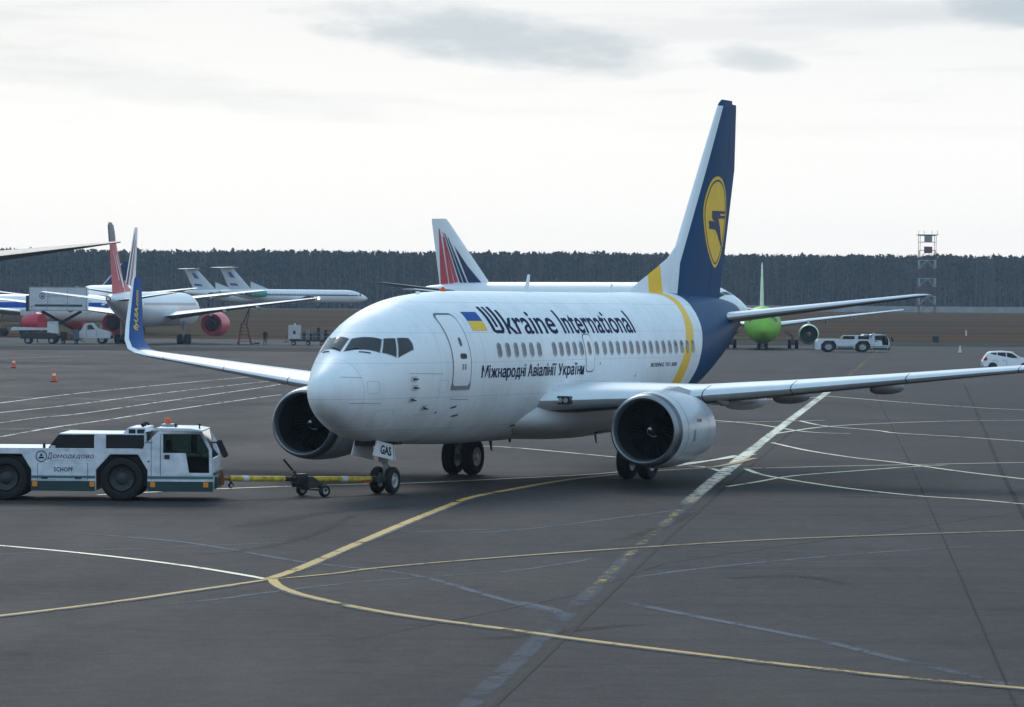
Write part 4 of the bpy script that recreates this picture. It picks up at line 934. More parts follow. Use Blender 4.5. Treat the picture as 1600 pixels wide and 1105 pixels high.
    # number-free airport lettering on the near side
    if texts:
        yb = -hw - .005
        flat = lambda x, z: (x, yb, z)
        decal_bm(bo, 'lettering', M['letter'], fit_bm(text_bm('ОМОДЕДОВО', 1, 1, .2, .012, 1.08), -1.555, -.58, .995, 1.10), flat, 1, 1)
        decal_bm(bo, 'lettering', M['letter'], fit_bm(text_bm('Д', 1, 1, .2, .012), -1.685, -1.575, .97, 1.145), flat, 1, 1)
        decal_bm(bo, 'lettering', M['grey'], fit_bm(text_bm('МЕЖДУНАРОДНЫЙ АЭРОПОРТ', 1, 1, 0, 0), -1.66, -.60, .945, .968), flat, 1, 1)
        ring = [(math.cos(2 * PI * k / 28), math.sin(2 * PI * k / 28)) for k in range(28)]
        cx, cz = -1.83, 1.055; O = [(cx + .135 * a, cz + .135 * c) for a, c in ring]; I = [(cx + .115 * a, cz + .115 * c) for a, c in ring]
        lg = decal(bo, 'logo_ring', M['letter'], ring_polys(O, I), flat)
        decal(lg, 'logo_triangle', M['letter'], [[(cx - .08, cz - .05), (cx + .08, cz - .05), (cx + .045, cz - .01), (cx - .045, cz - .01)], [(cx - .035, cz + .005), (cx + .035, cz + .005), (cx, cz + .085)]], flat)
        decal_bm(po_first(T), 'lettering', M['letter'], fit_bm(text_bm('SCHOPF', 1, 1, 0, .02, 1.05), -1.53, -1.07, .695, .80), lambda x, z: (x, -hw - .012, z), 1, 1)
    return T
def po_first(T):
    bo = [c for c in T.children if c.name.startswith('body')][0]
    return [c for c in bo.children if c.name.startswith('access_panel')][0]
TUG = Vector((-9.33, 88.82, 0))
tractor('white and teal tow tractor with orange beacon, coupled to the yellow tow bar', TUG, 0.0, 1.0)

# ---- the tow bar from the tractor hitch to the nose gear
A = Vector((TUG.x + 2.38, TUG.y, .50)); NG = Matrix.Rotation(P_ROT, 4, 'Z') @ Vector((4.30, 0, .36)) + P_LOC
TB = empty('tow_bar', 'yellow tow bar with a small black wheeled carriage between tractor and nose wheels', 'tow bar', (A.x, A.y, 0), math.atan2(NG.y - A.y, NG.x - A.x))
Lb = (NG.xy - A.xy).length; zb = lambda s: .50 + (.36 - .50) * s
b = MB(); b.cyl((.22, 0, zb(.04)), (Lb * .38, 0, zb(.38)), .068, None, 16); b.build('bar', M['yelbar'], TB, 40)
b = MB(); b.cyl((Lb * .38, 0, zb(.38)), (Lb * .58, 0, zb(.58)), .062, None, 16); b.build('bar', M['dark'], TB, 40)
b = MB(); b.cyl((Lb * .56, 0, zb(.56)), (Lb * .93, 0, zb(.93)), .066, None, 16); b.build('bar', M['yelbar'], TB, 40)
for s_ in (.12, .74):
    b = MB(); b.cyl((Lb * s_, 0, zb(s_)), (Lb * (s_ + .035), 0, zb(s_ + .035)), .072, None, 16); b.build('reflective_band', M['palegrey'], TB, 40)
b = MB(); b.tube([(0, 0, .5), (.24, 0, .49)], .045, 8); b.lathe([(-.03, .09), (.03, .09)], (.02, 0, .5), 'z', 14, cap=(True, True)); b.build('tow_eye', M['rust'], TB)
b = MB(); b.cyl((.26, 0, .48), (.26, 0, .36), .03, None, 8); co_ = b.build('support_leg', M['dark'], TB); wheel(co_, (.26, 0, .33), .07, .06, 'wheel', 'y', 14)
xm = Lb * .50
b = MB(); b.box(xm - .30, xm + .06, -.12, .12, .33, .56); b.box(xm - .1, xm + .28, -.36, -.30, .22, .36); b.box(xm - .1, xm + .28, .30, .36, .22, .36)
b.prism([(xm - .1, .34), (xm + .42, .16), (xm + .42, .26), (xm + .12, .46), (xm - .1, .50)], -.33, -.27); b.prism([(xm - .1, .34), (xm + .42, .16), (xm + .42, .26), (xm + .12, .46), (xm - .1, .50)], .27, .33)
b.cyl((xm + .30, -.55, .17), (xm + .30, .55, .17), .035, None, 8); ca = b.build('carriage', M['dark'], TB, 20, .012)
for y in (-.46, .46): wheel(ca, (xm + .30, y, .15), .15, .12, 'wheel', 'y', 18)
b = MB(); b.tube([(xm - .22, 0, .54), (xm - .62, -.02, .92)], .026, 6); b.build('pump_lever', M['black'], TB)
b = MB(); b.tube([(xm - .30, -.1, .66), (xm - .44, -.16, .64), (xm - .47, -.16, .54), (xm - .40, -.14, .47), (xm - .28, -.1, .5)], .014, 5); b.build('hydraulic_hose', M['rust'], TB)
b = MB(); b.box(Lb * .93, Lb * .99, -.20, .20, .30, .44); b.box(Lb * .97, Lb + .03, -.24, -.19, .30, .42); b.box(Lb * .97, Lb + .03, .19, .24, .30, .42); b.build('tow_head', M['dark'], TB, 0, .01)
b = MB(); b.box(Lb * .86, Lb * .92, -.08, .08, .27, .36); b.build('shear_bracket', M['rust'], TB, 0, .01)

# ================================================================== other aircraft
def far_jet(name, label, loc, rz, p, group=None):
    """p: length L, diameter D, zc axis height, wing (x_root, chord, half span, sweep x, tip chord, z, dihedral), engines [(x, y, z, r, l)], fin, tail, materials"""
    J = empty(name, label, 'airliner', loc, rz, group)
    L, D, zc_ = p['L'], p['D'], p['zc']; r = D / 2
    R_ = [(0, -.30, -.34, .01, -.32), (.012, .0, -.56, .28, -.3), (.035, .32, -.80, .55, -.26), (.065, .62, -.93, .76, -.18), (.10, .88, -1, .92, -.06), (.15, 1, -1.02, 1, 0), (.62, 1, -1.02, 1, 0), (.72, 1, -.86, .96, .06), (.84, .98, -.36, .74, .25), (.94, .86, .16, .40, .5), (.995, .72, .40, .15, .56), (1, .66, .48, .08, .57)]
    fu = Fus([(a * L, zc_ + t * r, zc_ + b_ * r, w * r, zc_ + c * r) for a, t, b_, w, c in R_])
    fo = fu.mesh(28, [fu.x0 + L * .2 * (k / 14) ** 2 for k in range(15)] + [L * (.2 + .8 * k / 22) for k in range(1, 23)]).build('fuselage', p['mf'], J, 60)
    for sgn in (-1, 1):
        if p.get('stripe'):
            zs0, zs1, mt = p['stripe']; decal(fo, 'stripe', mt, [[(L * .06, zc_ + zs0 * r), (L * .88, zc_ + zs0 * r), (L * .88, zc_ + zs1 * r), (L * .06, zc_ + zs1 * r)]], lambda x, z: fu.xz(x, z, sgn, .02), 24, 3)
        for a0, a1 in ((3, 24), (27, 50), (53, 68)):
            k = 1 if sgn < 0 else -1
            x0 = L * .042 + (a0 / 68) * L * .022; x1 = L * .042 + (a1 / 68) * L * .022
            decal(fo, 'cockpit_window', M['glass'], [[(x0, dg(a0) * k), (x0 + r * .28, dg(a0) * k), (x1 + r * .28, dg(a1) * k), (x1, dg(a1) * k)]], lambda x, a: fu.pt(x, a, .03), 3, 4)
        b = MB(); n_w = int(L * .62 / .55)
        for k in range(n_w):
            x = L * .16 + k * .55; z = zc_ + .30 * r
            q = [fu.xz(x + dx, z + dz, sgn, .015) for dx, dz in ((-.11, -.16), (.11, -.16), (.11, .16), (-.11, .16))]; b.add(q, [(0, 1, 2, 3)])
        tag(b.build('cabin_windows', M['pane'], fo, 0, recalc=False), kind='stuff')
        for xd in (.12, .78):
            P = rrect(L * xd, L * xd + .9, zc_ - .35 * r, zc_ + .55 * r, .15, 2); decal(fo, 'door_seam', M['grey'], ring_polys(P, inset(P, .06)), lambda x, z: fu.xz(x, z, sgn, .02), 1, 6)
    xr, ch, hs, sw, tc_, zw, dh = p['wing']
    for side in (-1, 1):
        tk = p.get('tk', 1); S_ = [(r * .5, zw, xr, ch, .12, 0), (r, zw + .1, xr + .6 * r, ch - .6 * r, .12, 0), (hs * .36, zw + dh * .34, xr + sw * .40, ch * .58, .11 * tk, 0), (hs, zw + dh, xr + sw, tc_, .10, 0)]
        wo_ = surf(S_, side, n=7, matf=lambda i, j: 1 if 4 <= j <= 9 else (2 if j > 9 else 0)).build('wing', [p.get('mw', M['wing']), p.get('ml', M['alu']), p.get('mu', M['wingshade'])], J, 50)
        for y in (.45, .65): 
            s_ = sec_at(S_, hs * y); b = MB(); b.lathe([(2.6 * (1 - math.cos(PI * k / 8)) / 2, .28 * math.sin(PI * k / 8) + .002) for k in range(9)], (s_[2] + s_[3] - 1.9, side * hs * y, s_[1] - .28), 'x', 8, ys=.6); b.build('flap_track_fairing', M['nac'], wo_, 60)
        if p.get('winglet'):
            s_ = [(hs, zw + dh, xr + sw, tc_, .09, dg(20)), (hs + .35, zw + dh + .5, xr + sw + .5, tc_ * .8, .08, dg(72)), (hs + .8, zw + dh + 2.0, xr + sw + 1.8, tc_ * .35, .08, dg(76))]
            surf(s_, side, n=6).build('winglet', p['winglet'], wo_, 50)
        if p.get('lamp') == side:
            b = MB(); b.lathe([(-.2, .05), (0, .17), (.2, .05)], (xr + sw + .2, side * (hs + .05), zw + dh), 'x', 8, cap=(True, True)); b.build('navigation_lamp', M['winglight'], wo_, 60)
    fx, fch, fh, fsw, ftc = p['fin']; zb_ = zc_ + r * .80
    fi = surf([(0, zb_, fx, fch, .10, 0), (0, zb_ + fh * .93, fx + fsw * .95, ftc, .10, 0), (0, zb_ + fh, fx + fsw + .25, ftc * .8, .07, 0)], 1, n=9, vertical=True, camber=0).build('fin', p['mfin'], J, 50)
    if p.get('dorsal'):
        b = MB(); b.loft([[(fx - p['dorsal'], -.02, zb_), (fx - p['dorsal'], 0, zb_ + r * .2), (fx - p['dorsal'], .02, zb_)], [(fx + .4, -.22, zb_), (fx + .5, 0, zb_ + r * .2 + p['dorsal'] * .38), (fx + .4, .22, zb_)]]); b.build('dorsal_fillet', p.get('mdors', p['mfin']), J, 50)
    for nm, mt, polys in p.get('fin_art', []):
        for sgn in (-1, 1):
            def fy(x, z):
                t = (z - zb_) / fh; xl = fx + fsw * t; c = fch + (ftc - fch) * t; xc = min(max((x - xl) / c, .002), .99)
                return 5 * .10 * c * (.2969 * math.sqrt(xc) - .126 * xc - .3516 * xc ** 2 + .2843 * xc ** 3 - .1036 * xc ** 4) + .05
            P = [[(fx + fsw * t + xc * (fch + (ftc - fch) * t), zb_ + fh * t) for xc, t in poly] for poly in polys]
            decal(fi, nm, mt, P, lambda x, z: (x, sgn * fy(x, z), z), 5, 3)
    tx, tch, ths_, tsw, ttc, tz, tdh = p['tail']
    for side in (-1, 1):
        surf([(.15, tz, tx, tch, .09, 0), (ths_, tz + tdh, tx + tsw, ttc, .08, 0)], side, n=6, matf=lambda i, j: 2 if j > 8 else 0).build('tailplane', [p.get('mt', M['wing']), M['alu'], p.get('mu', M['wingshade'])], J, 50)
    b = MB(); b.lathe([(0, .05 * D), (.22 * r, .075 * D), (.22 * r, .05 * D)], (L - .25 * r, 0, zc_ + .57 * r), 'x', 14, cap=(False, True)); b.build('exhaust_outlet', M['black'], fo)
    for x, y, z, er, el in p['engines']:
        for side in (-1, 1):
            o = (x, side * y, z); e = MB(); e.lathe([(.03 * el, er * .86), (0, er * .90), (.03 * el, er * .95), (.2 * el, er * 1.03), (.5 * el, er), (.85 * el, er * (.78 if not p.get('eb') else .96)), (el, er * p.get('eb', .62)), (el * .97, er * p.get('eb', .62) * .9), (el * .8, er * .3)], o, 'x', 24, ); en = e.build('engine', p['me'], J, 60)
            k = MB(); k.lathe([(.0, er * .9), (.03 * el, er * .86), (.2 * el, er * .8), (.22 * el, .01)], o, 'x', 24); k.build('intake_duct', p.get('mi', M['inlet']), en, 60)
            k = MB(); k.lathe([(.86 * el, er * .6), (el * 1.12, er * .34), (el * 1.1, 0.02)], o, 'x', 16); k.build('exhaust_nozzle', M['dark'], en, 60)
            k = MB(); k.lathe([(.13 * el, .01), (.16 * el, er * .16), (.22 * el, er * .26)], o, 'x', 12); k.build('spinner', M['grey'], en, 60)
            if p.get('cover'):
                k = MB(); k.lathe([(-.02, .01), (-.06, er * .6), (-.02, er * .93), (.12 * el, er * 1.0)], o, 'x', 20); k.build('intake_cover', M['red'], en, 60)
            py_ = MB()
            if z < zc_ + .2 and y > D * .8: py_.box(x + .35 * el, x + el * 1.2, side * y - .14, side * y + .14, z + er * .7, zw + dh * (y / hs) + .05)
            else: py_.box(x + .3 * el, x + el * .8, min(side * r * .5, side * (y - er * .7)), max(side * r * .5, side * (y - er * .7)), z - .2, z + .15)
            py_.build('pylon', M['nac'], en, 0)
    for gx, gy, wr, nb in p['gear']:
        for side in ((-1, 1) if gy else (0,)):
            g = MB(); g.cyl((gx, side * gy, wr), (gx, side * gy, zc_ - r * .7), .16, .2, 8); g.cyl((gx, side * gy - .55, wr), (gx, side * gy + .55, wr), .09, None, 6)
            if side: g.tube([(gx, side * gy, wr * 2.6), (gx, side * (gy - .9), zc_ - r * .45)], .09, 6)
            go = g.build('main_gear' if gy else 'nose_gear', M['strut'], J, 40)
            for bx in ([-.75, .75] if nb == 4 else [0]):
                for dy in (-.42, .42):
                    k = MB(); k.lathe([(-.2, wr * .45), (-.2, wr * .85), (-.12, wr), (.12, wr), (.2, wr * .85), (.2, wr * .45)], (gx + bx, side * gy + dy, wr), 'y', 16, cap=(True, True)); k.build('wheel', M['tyre'], go, 40)
    return J
AWAY = PI / 2                                # local +x is aft: rz = -90 deg points the nose away from the camera
def heading(deg):                            # 0: nose straight away from the camera, positive: nose to the right
    return math.radians(-90 - deg)
def place(J, u, Y, local):                   # move a jet so that its local point stands at photo column u, distance Y
    q = Matrix.Rotation(J.rotation_euler.z, 4, 'Z') @ Vector(local); t = at(u, Y)
    J.location = (t.x - q.x, t.y - q.y, t.z); return J

# red-tailed twin, seen from behind
mr = M['redpink']
RJ = far_jet('twin_jet', 'white twin-engined airliner with red fin and red engines, seen from behind', (0, 0, 0), heading(7), dict(L=45.5, D=4.05, zc=4.1, mf=M['white'], wing=(15.5, 9.0, 20.6, 11.5, 1.9, 3.2, 2.3), engines=[(13.0, 6.0, 2.35, 1.45, 4.6)], me=M['redpink'], eb=.88,
      fin=(37.2, 6.2, 8.1, 6.4, 2.2), mfin=M['redpink'], fin_art=[('grey_tip', M['grey'], [[(.0, .80), (.99, .72), (.99, .97), (.02, .97)]]), ('white_streak', M['white'], [[(.25, .10), (.33, .10), (.55, .55), (.5, .55)], [(.5, .2), (.56, .2), (.75, .62), (.72, .62)], [(.10, .02), (.2, .02), (.35, .3), (.30, .3)]])],
      mdors=M['redpink'], dorsal=3.5, tail=(39.5, 4.4, 7.6, 4.6, 1.6, 5.0, 1.0), gear=[(22.5, 3.75, .58, 4), (5.2, 0, .45, 2)], lamp=1, mt=M['wing']))
place(RJ, 239, 436, (22.5, 0, 0))
# blue-striped jet behind the catering box, its nose hidden by the red-tailed one
BJ = far_jet('parked_jet', 'white airliner with blue window stripe and red engine, behind the lifted catering box', (0, 0, 0), heading(118), dict(L=46, D=3.9, zc=4.0, mf=M['white'], stripe=(.02, .42, M['flagblue']), wing=(14, 8, 18, 9, 1.8, 3.2, 1.6), engines=[(11.2, 5.6, 2.0, 1.35, 3.0)], me=M['red'], cover=True,
      fin=(36.5, 6.4, 7.2, 6.0, 2.4), mfin=M['white'], tail=(39.5, 4.2, 7, 4, 1.5, 4.9, .8), gear=[(20, 3.6, .55, 4), (5, 0, .42, 2)]))
place(BJ, 204, 520, (0, 0, 0))
# navy-finned jet further back, nose to the left
NJ = far_jet('parked_jet', 'airliner further back, only its swept navy fin showing behind the red fin', (0, 0, 0), heading(-78), dict(L=36, D=3.7, zc=3.3, mf=M['white'], wing=(12, 6.5, 15, 7, 1.6, 2.6, 1.6), engines=[(10.5, 4.9, 1.7, 1.1, 3.6)], me=M['navy'],
      fin=(27.5, 5.8, 6.4, 5.8, 2.2), mfin=M['navy'], fin_art=[('pale_edge', M['palegrey'], [[(.0, .0), (.07, .0), (.12, .95), (.0, .95)]])], tail=(30, 3.8, 6.3, 3.5, 1.3, 4.2, .7), gear=[(17, 2.8, .5, 2), (4.2, 0, .38, 2)]))
place(NJ, 206, 640, (35, 0, 0))
# jet straight behind the red one: only its fin, wing and back show
SJ = far_jet('parked_jet', 'white airliner behind the red-tailed twin, only its upright striped fin and wing showing', (0, 0, 0), heading(-16), dict(L=48.5, D=5.0, zc=5.0, mf=M['white'], wing=(17, 9.5, 22.6, 12, 2.2, 4.2, 2.6), engines=[(15.5, 7.6, 2.6, 1.5, 4.8)], me=M['white'],
      fin=(37.5, 8.0, 8.9, 7.0, 3.0), mfin=M['white'], fin_art=[('navy_stripe', M['navy'], [[(.30, .04), (.46, .04), (.62, .9), (.56, .9)]]), ('red_stripe', M['red'], [[(.62, .04), (.74, .04), (.80, .8), (.76, .8)]])], tail=(40.5, 5, 9, 5, 2, 5.9, 1.1), gear=[(24, 4.6, .6, 4), (6, 0, .5, 2)]))
place(SJ, 214, 545, (47, 0, 0))
# two rear-engined jets with high tailplanes near the wood
IL = dict(L=53, D=3.9, zc=3.75, mf=M['white'], stripe=(.05, .22, M['navy']), wing=(19, 9, 19.5, 13, 2.4, 2.6, 1.2), engines=[(39.5, 3.1, 4.3, .95, 5.6), (39.7, 4.9, 4.3, .95, 5.4)], me=M['ilgreen'], mi=M['ilgreen'],
      fin=(41.5, 7.8, 6.7, 6.8, 4.6), mfin=M['palegrey'], dorsal=6, fin_art=[('dark_mark', M['flagblue'], [[(.40, .55), (.66, .58), (.62, .82), (.42, .80)], [(.5, .2), (.86, .22), (.86, .32), (.52, .30)]])],
      tail=(47.6, 5.0, 6.4, 2.6, 2.2, 12.0, .1), gear=[(29, 3.4, .7, 4), (6, 0, .5, 2)])
GI = 'rear-engined jets near the wood'
J1 = far_jet('rear_engined_jet', 'white jet with green rear engines and high tailplane, whole side in view by the wood', (0, 0, 0), heading(54), IL, GI); place(J1, 574, 1130, (0, 0, 0))
J2 = copy_tree(J1); J2['label'] = 'white jet with high tailplane, mostly hidden behind the other green-engined one'; J2.rotation_euler = (0, 0, heading(60)); place(J2, 300, 1150, (50, 0, 0))
# striped-fin wide-body behind the main aircraft
NV, RD = M['navy'], M['red']
WJ = far_jet('wide_body_jet', 'white wide-body airliner with red and navy striped fin, behind the towed one', (0, 0, 0), heading(130), dict(L=50.5, D=5.03, zc=5.15, mf=M['white'], wing=(17, 10, 23.8, 13, 2.2, 4.2, 2.4), engines=[(15.5, 7.9, 2.5, 1.45, 4.8)], me=M['white'], mt=M['wingshade'],
      fin=(38.6, 8.4, 8.3, 7.2, 2.9), mfin=M['white'], fin_art=[('red_stripe', RD, [[(.97, .03), (.80, .03), (.60, .85), (.64, .85)], [(.78, .03), (.68, .04), (.55, .72), (.58, .74)]]), ('red_stripe', RD, [[(.66, .05), (.58, .06), (.50, .80), (.525, .80)]]),
        ('navy_stripe', NV, [[(.55, .05), (.49, .05), (.44, .78), (.465, .78)], [(.47, .05), (.40, .05), (.38, .72), (.405, .72)]]), ('navy_stripe', NV, [[(.37, .05), (.12, .05), (.22, .30), (.31, .60)]])],
      dorsal=0, tail=(42.0, 5.2, 9.3, 6.0, 2.0, 6.3, 1.2), gear=[(24.5, 4.65, .6, 4), (6.2, 0, .5, 2)]))
place(WJ, 1168, 425, (0, 0, 0))
# bright green jet facing the camera
GJ = far_jet('green_jet', 'bright green airliner facing the camera beyond the tailplane, its fin seen edge-on', (0, 0, 0), heading(183.6), dict(L=33.8, D=4.2, zc=2.85, mf=M['green'], wing=(11.0, 6.5, 16.5, 8, 1.6, 2.7, 1.9), engines=[(9.5, 5.3, 1.75, 1.15, 3.6)], me=M['palegreen'],
      fin=(26.5, 5.4, 5.7, 5.0, 1.9), mfin=M['palegreen'], tail=(28.5, 3.6, 6.2, 3.6, 1.3, 4.4, .8), gear=[(16.3, 3.6, .56, 2), (3.8, 0, .38, 2)]))
place(GJ, 1192, 418, (3.8, 0, 0))
# wing of a wide-body whose body stands out of the frame to the left
TJ = far_jet('wide_body_jet', 'olive-grey airliner wing reaching in at the left edge, its body out of view', (0, 0, 0), heading(-8), dict(L=60, D=6.1, zc=6.3, mf=M['white'], mw=M['oliv'], mu=M['oliv'], mt=M['oliv'], ml=M['oliv'], tk=1.9, wing=(20, 13, 29, 15, 1.4, 6.3, 3.5), engines=[(17, 9, 3, 1.3, 4.8)], me=M['white'],
      fin=(46, 9, 8.8, 8.5, 3.2), mfin=M['white'], tail=(49.5, 6.6, 10.5, 6.5, 1.8, 8.0, 1.6), gear=[(30, 5, .65, 4), (8, 0, .55, 2)]))
q_ = Matrix.Rotation(TJ.rotation_euler.z, 4, 'Z') @ Vector((35.8, 29, 0)); t_ = at(188, 305); TJ.location = (t_.x - q_.x, t_.y - q_.y, 0)

# ================================================================== ground vehicles and people
tractor('white tow tractor with pale wheel rims, far off beside the green jet', at(1345, 402), 0.0, 1.32, False, rim='rim').scale = (1.34, 1.32, 1.12)

def vroad(parent, c, r, w, mt='rim'): return wheel(parent, c, r, w, 'wheel', 'y', 18, mt)
# catering truck with its box raised on a scissor lift
K = 436 / F_PX                               # metres per photo pixel out there
CT = empty('catering_truck', 'catering truck with pale box raised on a dark scissor lift', 'truck', (at(47, 434).x, 434, 0))
xx = lambda u: (u - 47) * K
zz = lambda v: CAM_H - (v - 474.6) * K
b = MB(); b.box(0, xx(136), -1.2, 1.2, zz(486), zz(449.5)); cb = b.build('box_body', M['palegrey'], CT, 0, .03)
b = MB(); b.box(xx(56), xx(130), -1.206, -1.20, zz(479.5), zz(476)); b.build('stripe', M['teal'], cb, 0)
for x0, x1, z0, z1 in ((0, 6.8, 0, .10), (0, 6.8, 2.72, 2.82), (0, .10, .1, 2.72), (6.7, 6.8, .1, 2.72), (2.2, 2.26, .1, 2.72), (4.5, 4.56, .1, 2.72)):
    b = MB(); b.box(x0, x1, -1.22, -1.2, zz(486) + z0, zz(486) + z1); b.build('box_frame', M['grey'], cb, 0)
rg = [(math.cos(2 * PI * k / 20), math.sin(2 * PI * k / 20)) for k in range(20)]
cx, cz = xx(68), zz(463); fl_ = lambda x, z: (x, -1.212, z)
lg = decal(cb, 'logo_ring', M['dark'], ring_polys([(cx + .36 * a, cz + .36 * c) for a, c in rg], [(cx + .28 * a, cz + .28 * c) for a, c in rg]), fl_)
decal(lg, 'logo_triangle', M['dark'], [[(cx - .2, cz - .14), (cx + .2, cz - .14), (cx, cz + .2)]], fl_)
decal_bm(cb, 'lettering', M['grey'], fit_bm(text_bm('ДОМОДЕДОВО', 1, 1, .15, .01), xx(75), xx(120), zz(465), zz(461)), fl_, 1, 1)
b = MB(); b.box(-.35, 0, -1.1, 1.1, zz(486) - .05, zz(462)); b.build('loading_platform', M['dark'], CT, 0)
for y in (-.85, .85):
    b = MB(); b.tube([(xx(66), y, zz(487)), (xx(126), y, zz(521))], .13, 6); b.build('scissor_arm', M['black'], CT)
    b = MB(); b.tube([(xx(126), y - .1, zz(487)), (xx(66), y - .1, zz(521))], .13, 6); b.build('scissor_arm', M['black'], CT)
b = MB(); b.box(xx(60), xx(175), -1.0, 1.0, .62, .95); ch_ = b.build('chassis', M['black'], CT, 0)
b = MB(); b.prism([(xx(122), .75), (xx(122), 1.35), (xx(128), 1.55), (xx(134), 2.35), (xx(145), 2.45), (xx(154), 1.72), (xx(170), 1.45), (xx(174), 1.2), (xx(174), .7), (xx(168), .62), (xx(128), .62)], -1.15, 1.15); cbn = b.build('cab', M['offwhite'], CT, 20, .04)
b = MB(); b.prism([(xx(138), 1.65), (xx(138), 2.2), (xx(144), 2.26), (xx(150), 1.68)], -1.165, -1.15); b.build('side_window', M['cabglass'], cbn, 0)
b = MB(); b.box(xx(136.5), xx(137), -1.16, -1.15, .75, 2.2); b.box(xx(152), xx(152.4), -1.16, -1.15, .75, 1.7); b.build('door_seam', M['seam'], cbn, 0, recalc=False)
for u in (84, 160): 
    for y in (-.95, .95): vroad(CT, (xx(u), y, .52), .52, .36)
b = MB(); b.box(xx(117), xx(130), -1.05, -.75, .5, 1.0); b.box(xx(112), xx(120), -1.0, -.7, .95, 1.3); b.build('lift_pump', M['grey'], CT, 0, .03)
b = MB(); b.cyl((xx(60), -.8, .05), (xx(60), -.8, .8), .07, None, 6); b.build('stabiliser_leg', M['dark'], CT)
DL = empty('baggage_dolly', 'dark loaded dolly under the raised scissor lift, between loader and truck cab', 'trolley', (at(94, 431.5).x, 431.5, 0))
b = MB(); b.box(0, 2.3, -.6, .6, .38, .5); b.build('bed', M['dark'], DL, 0, .02)
for k, (x0, w0, h0, mm) in enumerate(((.1, .7, .9, 'dark'), (.85, .6, .6, 'rust'), (1.5, .7, 1.15, 'seam'))):
    b = MB(); b.box(x0, x0 + w0, -.5, .5, .5, .5 + h0); b.build('crate', M[mm], DL, 0, .04)
for x in (.4, 1.9):
    for y in (-.5, .5): wheel(DL, (x, y, .2), .2, .12, 'wheel', 'y', 12)
b = MB(); b.tube([(2.3, 0, .42), (2.9, 0, .3)], .04, 5); b.build('draw_bar', M['dark'], DL)
# belt loader in front of it
BL = empty('belt_loader', 'low dark belt loader with long pale conveyor, in front of the red intake', 'loader', (at(18, 428).x, 428, 0)); K2 = 428 / F_PX
b = MB(); b.prism([(0, 1.55), (0, 1.75), (.2, 1.95), (4.4, 1.86), (4.4, 1.6), (.3, 1.55)], -.5, .5); cvr = b.build('conveyor', M['palegrey'], BL, 0, .02)
b = MB(); b.box(.25, 4.3, -.40, .40, 1.94, 1.955); b.build('belt', M['black'], cvr, 0)
b = MB(); b.prism([(1.1, .6), (1.3, 1.35), (3.9, 1.35), (5.2, 1.15), (5.2, .55)], -.85, .85); b.build('body', M['dark'], BL, 0, .04)
b = MB(); b.prism([(4.2, 1.35), (4.25, 2.55), (4.35, 2.6), (5.4, 2.5), (5.5, 1.2)], -.55, -.50); b.prism([(4.2, 1.35), (4.25, 2.55), (4.35, 2.6), (5.4, 2.5), (5.5, 1.2)], .50, .55); b.box(4.25, 5.4, -.6, .6, 2.5, 2.6); b.build('driver_cab', M['offwhite'], BL, 0)
for x in (4.75, 2.0):
    for y in (-.75, .75): vroad(BL, (x, y, .42), .42, .28)
# tripod wheels chock ladder, GPU and worker
def ladder_stand(loc):
    T = empty('maintenance_stand', 'narrow dark red ladder stand under the wing of the red-tailed twin', 'ladder', loc)
    b = MB()
    for x, y in ((0, 0), (1.5, 0), (0, 1.3), (1.5, 1.3)): b.tube([(x, y, .1), (.42 + x * .35, .3 + y * .4, 2.6)], .07, 5)
    b.build('legs_frame', M['rust'], T)
    for k in range(6):
        b = MB(); z = .35 + .4 * k; t = z / 2.6; b.box(.3 * t, 1.5 - .45 * t, -.03 + .25 * t, .08 + .25 * t, z, z + .07); b.build('rung', M['rust'], T, 0)
    b = MB(); b.tube([(.6, .4, 2.5), (1.15, .4, 3.9), (1.5, .4, 4.6)], .07, 5); b.tube([(1.0, .8, 2.5), (1.25, .8, 3.9)], .05, 5); b.build('upper_rail', M['dark'], T)
    b = MB(); b.box(-.1, 1.9, -.1, 1.4, .06, .14); b.box(1.9, 2.5, .2, 1.0, .08, .3); b.build('base', M['dark'], T, 0, .02)
    for x, y in ((0, 0), (1.6, 0), (0, 1.3), (1.6, 1.3)): wheel(T, (x, y, .12), .12, .08, 'wheel', 'y', 10)
ladder_stand(at(372, 434))
GP = empty('baggage_train', 'pale cabinet and dark loaded trolley frames standing beside the nose', 'trolley', at(450, 432)); K3 = 432 / F_PX
b = MB(); b.box(.1, 1.5, -.8, .8, .75, 2.35); cbx = b.build('cabinet', M['palegrey'], GP, 0, .03)
b = MB(); b.box(.65, .95, -.815, -.8, 1.3, 1.7); b.build('cabinet_vent', M['dark'], cbx, 0)
b = MB(); b.box(.3, 5.6, -.75, .75, .45, .68); b.build('trolley_bed', M['dark'], GP, 0, .02)
rr = random.Random(3)
for k in range(9):
    x = 1.75 + .42 * k; b = MB(); h = rr.uniform(.7, 1.55); b.box(x, x + rr.uniform(.25, .45), -.6, rr.uniform(0, .6), .68, .68 + h); b.build('crate', [M['dark'], M['grey'], M['black'], M['seam']][k % 4], GP, 0, .04)
for z in (1.0, 1.5, 2.1):
    b = MB(); b.tube([(1.6, -.72, z), (5.5, -.72, z)], .035, 5); b.build('side_rail', M['grey'], GP)
for x in (1.6, 2.9, 4.2, 5.5):
    b = MB(); b.tube([(x, -.72, .6), (x, -.72, 2.15)], .035, 5); b.build('post', M['grey'], GP)
for x in (.7, 2.4, 4.0, 5.2):
    for y in (-.6, .6): wheel(GP, (x, y, .24), .24, .14, 'wheel', 'y', 12)
b = MB(); b.tube([(.1, 0, .5), (-.5, 0, .3)], .05, 5); b.tube([(-.25, 0, .4), (-.15, 0, 1.3)], .03, 5); b.build('draw_bar', M['dark'], GP)
b = MB(); b.lathe([(2.35, .10), (2.55, .08), (2.6, .03)], (.8, 0, 0), 'z', 8); b.build('beacon', M['lampw'], GP)

